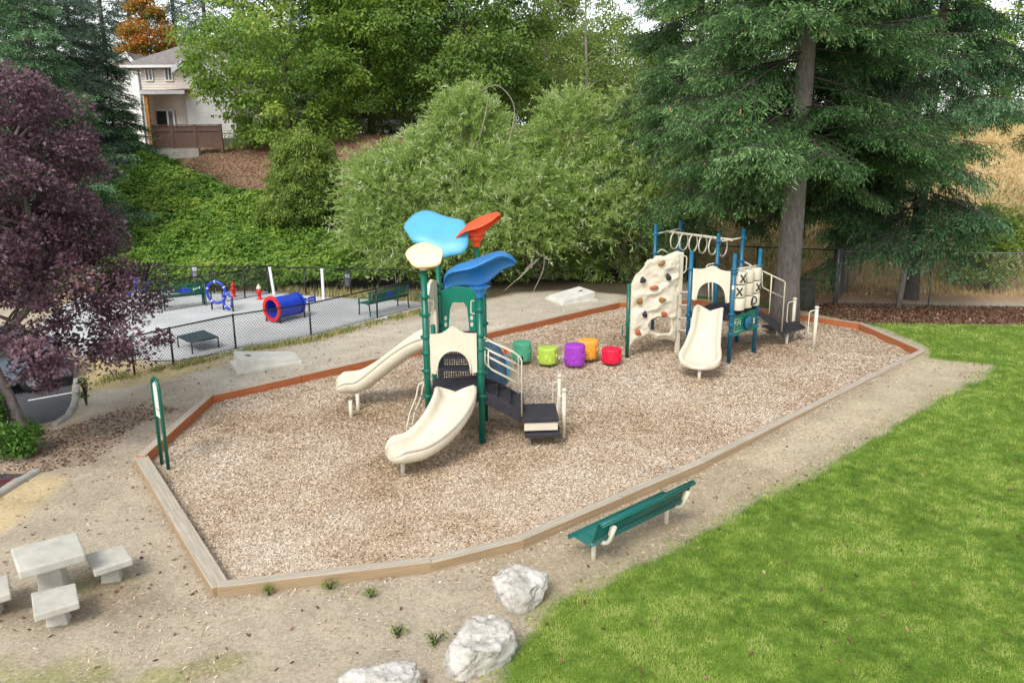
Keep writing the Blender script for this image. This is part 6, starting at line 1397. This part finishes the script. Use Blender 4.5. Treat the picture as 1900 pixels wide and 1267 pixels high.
# conifers upper left
b=V3(-19.6,35.0,0); b[2]=ground_at(b); SP('spruce_tree','blue green spruce just left of the cream house',b,14,0.8,4.3,260,L_spruce_l,bark_dark,0.22,'conifers above the purple tree',hang=0.35,seed=21,shape=0.95)
b=V3(-23.6,37.5,0); b[2]=ground_at(b); SP('spruce_tree','dark spruce at the top left corner of the photo',b,18,1.0,4.2,200,L_spruce,bark_dark,0.26,'conifers above the purple tree',hang=0.4,seed=23,shape=0.7)
b=V3(-24.0,45,0); b[2]=ground_at(b); SP('spruce_tree','tall spruce behind the two nearer conifers at the top left',b,20,1.2,4.4,190,L_far,bark_dark,0.28,'conifers above the purple tree',hang=0.45,seed=25,shape=0.7)
b=A(214,262,46.5); b[2]=ground_at(b); SP('spruce_tree','small green conifer hiding the lower wall of the white gabled house',b,7.0,0.4,2.4,170,L_spruce_l,bark_dark,0.09,'conifers above the purple tree',hang=0.3,seed=27,shape=0.8)
# far conifers, one built and copied
def farpos(u,Y): p=A(u,250,Y); p[2]=ground_at(p)-0.2; return p
p=farpos(215,78); F0=SP('tall_conifer','far dark conifer left of the orange maple',p,26,1.2,4.6,190,L_far,bark_dark,0.3,'far conifers behind the houses and maples',hang=0.45,seed=31,tuft=0.30,step=0.24,mstep=0.12,shape=0.75)
for u,Y,lb,s_,r in ((155,72,'far conifer behind the white gabled house',0.95,1.1),(345,84,'far conifer just right of the orange maple',1.05,2.2),(400,76,'far conifer behind the left side of the first maple',0.9,3.0),(265,92,'tallest far conifer directly behind the orange maple',1.1,4.0),(470,88,'far conifer between the first and second maple',1.0,5.0),(560,80,'far conifer behind the second maple',0.95,0.6),(740,86,'far conifer behind the parting of the second and third maple',1.0,1.7),(860,80,'far conifer behind the third maple',0.9,2.9),(1240,75,'far conifer behind the willow and the leftmost dark spruce',1.0,5.7)):
    copy_tree(F0,farpos(u,Y)-[0,0,.1],lb,r,s_)
# maples on the plateau
def maple(u,Y,vbase,lb,prof,hgt,mat,seed,nc,per,rr=0.22,leaf=0.22,cr=0.85):
    b=A(u,vbase,Y); b[2]=ground_at(b); return tree('maple_tree',lb,b,prof,hgt,nc,per,cr,leaf,0.62,mat,bark_dark,rr,'green maples on the bank above the brambles',seed=seed,nl=34,lobes=0.35,droop=0.5,tvar=0.2,drop=0.35,inner=0.4)
pm=[(0.4,3.6),(1.8,4.9),(3.5,5.5),(6,5.4),(9,4.8),(12,3.6),(14,1.5)]
maple(538,48.6,262,'yellow green maple overhanging the brown board fence and the cream house',pm,13,L_maple,41,360,120)
maple(690,51,262,'light green maple in the middle of the row with the white car showing under it',[(2.6,3.4),(3.5,4.8),(6,5.4),(9,4.8),(12,3.6),(14,1.5)],13,L_maple,43,330,120)
maple(865,49.5,258,'darker green maple at the right of the row, above the willows',[(1.3,3.0),(2.5,4.4),(5,5.0),(8,4.4),(11,3.2),(13,1.3)],12.5,L_maple2,47,320,120)
maple(735,57,258,'maple with a forked trunk behind the hedge',[(3.2,2.5),(5,4.0),(8,4.2),(11,3.2),(13,1.3)],12.5,L_maple,49,170,110)
b=A(1010,250,58); b[2]=ground_at(b); tree('pale_tree','pale green airy tree with sky holes between maple and spruces',b,[(1.5,2),(4,3.2),(8,3.4),(11,2.8),(14,1.2)],13,190,100,0.8,0.2,0.5,L_birch,bark_pale,0.16,seed=53,lobes=0.4,droop=0.7,drop=0.5)
b=A(1085,250,50); b[2]=ground_at(b); tree('pale_tree','yellow green feathery tree behind the leftmost dark spruce',b,[(1.0,2),(3,2.8),(6,2.8),(9,2.0),(11,0.9)],10.5,150,100,0.7,0.2,0.4,L_birch,bark_pale,0.14,seed=57,lobes=0.4,droop=0.7,drop=0.5)
b=A(292,250,68); b[2]=ground_at(b); tree('autumn_maple','orange and yellow autumn maple behind the cream house',b,[(3,2.0),(5,2.6),(7,2.5),(9,1.9),(10.4,1.1),(11.2,0.4)],10.5,170,100,0.65,0.21,0.7,L_orange,bark_dark,0.16,seed=61,lobes=0.3,tvar=0.25,tbase=0.42)
# background trees behind the right spruces
for u,Y,lb,sd in ((1610,74,'green tree far behind the leaning thick fence post',72),(1860,76,'green tree on the skyline at the right edge',77),(1530,66,'green tree seen in the gaps right of the big trunk',71),(1700,70,'green tree in the distance behind the overhanging spruce',73),(1330,64,'green tree in the distance behind the leftmost dark spruce',75)):
    b=A(u,250,Y); b[2]=ground_at(b); tree('broadleaf_tree',lb,b,[(1.8,3),(4,5),(8,5.2),(12,4),(15,1.6)],14,150,90,1.1,0.32,0.6,L_maple,bark_dark,0.22,'distant green trees behind the spruces',seed=sd,lobes=0.3)
b=A(480,250,82); b[2]=ground_at(b); t0=tree('broadleaf_tree','distant round green tree left of the white car',b,[(0.4,3),(2,4.6),(5,5.4),(8,4.4),(10.5,1.6)],10,170,80,1.2,0.34,0.65,L_maple2,bark_dark,0.2,'distant green trees beyond the car park',seed=83,lobes=0.3)
for u,Y,lb,s_,r in ((590,86,'distant green tree just left above the white car roof',1.0,1.0),(680,80,'distant green tree directly behind the white car',1.05,2.1),(770,84,'distant green tree behind the forked maple',1.0,3.3),(860,79,'distant green tree behind the darker maple',1.0,4.0),(950,82,'distant green tree behind the tall willow',0.95,5.0),(1040,86,'distant green tree behind the pale airy tree',1.0,.4),(1130,78,'distant green tree behind the feathery yellow green tree',0.9,1.9),(400,84,'distant green tree behind the gabled wing of the house',0.9,2.6)):
    q=A(u,250,Y); q[2]=ground_at(q)-.1; copy_tree(t0,q,lb,r,s_)
# hedge
p0=A(560,240,48.6); p1=A(860,240,49.2); n=160; hp=[]
for i in range(n): f=random.random(); q=p0*(1-f)+p1*f; hp.append((q[0],q[1]+random.uniform(-.5,.5),ground_at(q)+random.uniform(0.1,1.35)))
hp=np.array(hp); t=thing('hedge','dark clipped hedge under the maples in front of the white car','hedge',(p0[0],p0[1],ground_at(p0)))
broad_crown((0,0,0),hp,110,0.42,0.10,0.6,t,L_hedge,'foliage',droop=0.1,tvar=0.12)
mb=MB()
for i in range(9): q=p0*(1-i/8)+p1*(i/8); g=ground_at(q); mb.tube([V3(q[0],q[1],g-.1),V3(q[0]+random.uniform(-.2,.2),q[1],g+.9)],[.05,.02],6)
mb.build('stems',bark_dark,t)
# young layered tree on the slope
b=hit(572,432); zt_=zat(b,232)-b[2]
prof=[(0.9,1.9),(1.3,2.2),(1.9,1.75),(2.5,1.35),(3.1,1.55),(3.7,1.2),(4.4,0.8),(5.0,0.95),(zt_-.5,0.45),(zt_,0.12)]
tree('young_tree','young layered green tree standing in the brambles on the slope',b,prof,zt_,420,95,0.36,0.15,0.36,L_young,bark_pale,0.07,seed=81,lobes=0.25,droop=0.6,drop=0.6,tvar=0.18,inner=0.25)
# willows: arching leafy shoots
def willow(label,base,lobes_,seed,nper=1150,bare=()):
    rs=np.random.default_rng(seed); base=np.array(base,float); t=thing('willow_shrub',label,'willow',base,'grey green willows behind the path')
    mb=MB(); C=[];D=[];L=[];TI=[]
    for li,(u,v,Y,rx,ry,rz) in enumerate(lobes_):
        c=A(u,v,Y); stem_end=c+V3(0,0,rz*.3)
        for k in range(7):
            e=c+V3(rs.uniform(-.7,.7)*rx,rs.uniform(-.5,.6)*ry,rs.uniform(0.1,.8)*rz); q=smooth_path([base+V3(rs.uniform(-.5,.5),rs.uniform(-.3,.3),0),(base+e)/2+V3(0,0,.2),e],4); mb.tube(q,[.06*(1-.8*i/(len(q)-1)) for i in range(len(q))],6)
        n=int(nper*(rx*rz/4.5)); a=rs.uniform(0,2*np.pi,n); ph=np.arccos(rs.uniform(-0.55,1,n)); cl=fbm(a*2.2+seed,ph*2.5+li*3,seed,3)
        rad=(0.45+0.55*rs.uniform(0,1,n)**0.5)*(0.55+0.88*cl); dirs=np.stack([np.cos(a)*np.sin(ph),np.sin(a)*np.sin(ph),np.cos(ph)],1)
        org=c+dirs*np.array([rx,ry,rz])*rad[:,None]
        out=dirs*np.array([0.9,0.9,0.55])+np.array([0,0,0.62])+rs.normal(0,.33,(n,3)); out/=np.linalg.norm(out,axis=1,keepdims=True)
        ln=rs.uniform(0.6,1.5,n); ct=rs.normal(0,.13,n)+0.45*(cl-.5)
        for j in range(26):
            s_=(j+.5)/26*ln; droop=np.stack([0*s_,0*s_,-0.36*s_**2],1); pt=org+out*s_[:,None]+droop
            dd=out*0.9+rs.normal(0,.55,(n,3))+np.array([0,0,-.25]); C.append(pt); D.append(dd); L.append(rs.uniform(.13,.25,n)); TI.append(0.36+ct+0.30*(j/26)+rs.normal(0,.11,n)+0.12*(rs.uniform(0,1,n)>.93))
    mb.build('stems',bark_pale,t); C=np.concatenate(C);D=np.concatenate(D);L=np.concatenate(L);TI=np.clip(np.concatenate(TI),0,1)
    k=C[:,2]>gz(C[:,0],C[:,1])+0.1; C,D,L,TI=C[k],D[k],L[k],TI[k]
    V=leafquads(C,D,rs.normal(0,1,C.shape)+[0,0,.6],L,L*.19); npmesh('foliage',V,np.arange(4*len(C)).reshape(-1,4),L_willow,t,tint=TI)
    for pts in bare:
        m2=MB(); q=smooth_path([A(*p) for p in pts],5); m2.tube(q,[.035*(1-.7*i/(len(q)-1)) for i in range(len(q))],6); o=m2.build('bare_branch',bark_pale,t)
    print('willow',len(C))
wb=lambda u,Y: (lambda p: V3(p[0],p[1],ground_at(p)))(A(u,500,Y))
willow('leftmost willow, low and rounded, touching the brambles and the dog run',wb(720,32.3),[(735,405,31.9,1.8,1.4,2.1),(715,335,33.0,1.2,1.2,1.0),(765,470,31.2,1.4,1.2,1.2)],91)
willow('tall willow with bare pale branches arching over its top',wb(860,33),[(868,262,34.5,1.5,1.5,1.9),(800,330,33.6,1.5,1.3,1.5),(890,375,32.4,2.0,1.4,1.7),(850,460,31.2,1.7,1.1,1.3),(910,500,33.3,1.8,.8,1.0)],93,bare=([(860,265,33),(848,230,32.8),(835,225,32.6)],[(870,330,33),(905,190,32.6),(885,150,32.4)],[(935,300,33),(955,205,32.8),(925,160,32.5),(890,170,32.4)],[(975,500,30.2),(1000,480,30.0),(960,520,29.7)]))
willow('broad willow leaning out over the path behind the sloping board',wb(1010,33),[(1052,275,34.3,1.35,1.5,2.0),(965,330,34.2,1.4,1.3,1.4),(1000,390,32,2.5,1.5,1.6),(960,440,31,1.7,1.1,1.2),(1030,500,33.3,2.0,.8,1.1)],95,bare=([(990,440,31),(985,490,30.2),(935,540,29.8)],[(1000,440,31),(1010,490,30.3),(990,540,29.9)]))
willow('rightmost willow, tall, brushing the dark spruces and the ring ladder',wb(1170,33),[(1182,290,33.8,1.35,1.5,1.9),(1120,345,33,1.5,1.3,1.3),(1185,385,32.2,2.3,1.4,1.5),(1270,350,31.8,1.7,1.2,1.4),(1110,410,31.5,1.7,1.1,1.3),(1140,495,33.0,1.8,.8,1.1)],97)
# shrubs
def shrub(label,base,rx,ry,rz,nc,per,mat,leaf,asp,seed,cr=0.22,cat='shrub'):
    base=np.array(base,float); base[2]=ground_at(base); t=thing('leafy_shrub',label,cat,base); rs=np.random.default_rng(seed); pts=[]
    while len(pts)<nc:
        q=rs.uniform(-1,1,3); r=np.linalg.norm(q)
        if r<1 and r>0.35 and q[2]>-0.7: pts.append((q[0]*rx,q[1]*ry,rz*(1+q[2])*.52+.08))
    broad_crown(base,np.array(pts),per,cr,leaf,asp,t,mat,'foliage',tvar=.15); mb=MB()
    for p in pts[:14]: mb.tube(smooth_path([base+V3(0,0,-.05),base+np.array(p)*[.4,.4,.5],base+np.array(p)],3),[.015,.013,.011,.01,.009,.006,.005],5)
    mb.build('stems',bark_dark,t)
g=P(-35,850,.1); shrub('bright green leafy shrub at the foot of the purple tree',V3(g[0]-.85,g[1]+1.0,0),0.7,0.6,1.25,110,75,L_shrub,0.12,0.42,101)
g=P(48,838,.1); shrub('small bright shrub tucked against the leaning purple tree trunk',V3(g[0]-.1,g[1]-.05,0),0.36,0.3,0.5,40,60,L_shrub,0.11,0.42,103)
g=P(161,752,.1); shrub('thin weedy seedling growing beside the kerb',V3(g[0],g[1],0),0.12,0.12,0.75,14,14,L_shrub,0.07,0.5,105,0.08,'plant')
g=hit(1880,560); shrub('yellow green bush at the right edge behind the wire fence',V3(g[0]+.3,g[1]+2.2,0),1.5,1.2,2.9,120,75,L_young,0.15,0.5,107,0.4)
for u,v,r,lb in ((612,1092,.13,'small green weed at the outer foot of the timber edging'),(688,1107,.09,'tiny weed tuft on the bare soil left of the boulders'),(805,1195,.2,'pale green weed patch left of the large boulder'),(738,1182,.12,'low weed between the flat boulder and the timber edging'),(500,1104,.08,'little weed sprout close to the timber joint')):
    g=P(u,v,.07); shrub(lb,g,r*.8,r*.8,.04,10,14,L_young,.032,.5,int(u),.05,'weed')
# brambles over the slope
BR=[hit(u,v)[:2] for u,v in [(-250,560),(-250,262),(60,262),(215,262),(285,290),(335,318),(400,345),(455,372),(490,362),(560,400),(640,440),(720,490),(800,520),(800,556),(600,552),(500,545),(300,545),(100,545)]]
x,y=scatter_area(-32,0,30.5,49.5,420000); edge=sdist(x+.8*(fbm(x*1.1,y*1.1,12)-.5),y+.8*(fbm(x*1.3,y*1.3,14)-.5),BR); m=edge>-0.15; x,y,edge=x[m],y[m],edge[m]
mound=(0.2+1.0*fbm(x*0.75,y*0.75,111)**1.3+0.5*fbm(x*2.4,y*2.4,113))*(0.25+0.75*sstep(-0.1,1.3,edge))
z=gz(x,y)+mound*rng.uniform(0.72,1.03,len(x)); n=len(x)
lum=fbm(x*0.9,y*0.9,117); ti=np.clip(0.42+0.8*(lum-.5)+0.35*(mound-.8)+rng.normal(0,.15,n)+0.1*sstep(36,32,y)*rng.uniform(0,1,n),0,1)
d=rnd(n)*[1,1,.35]+[0,-.15,-.2]; V=leafquads(np.stack([x,y,z],1),d,rnd(n)*.7+[0,-.35,1],rng.uniform(.10,.20,n),rng.uniform(.08,.15,n))
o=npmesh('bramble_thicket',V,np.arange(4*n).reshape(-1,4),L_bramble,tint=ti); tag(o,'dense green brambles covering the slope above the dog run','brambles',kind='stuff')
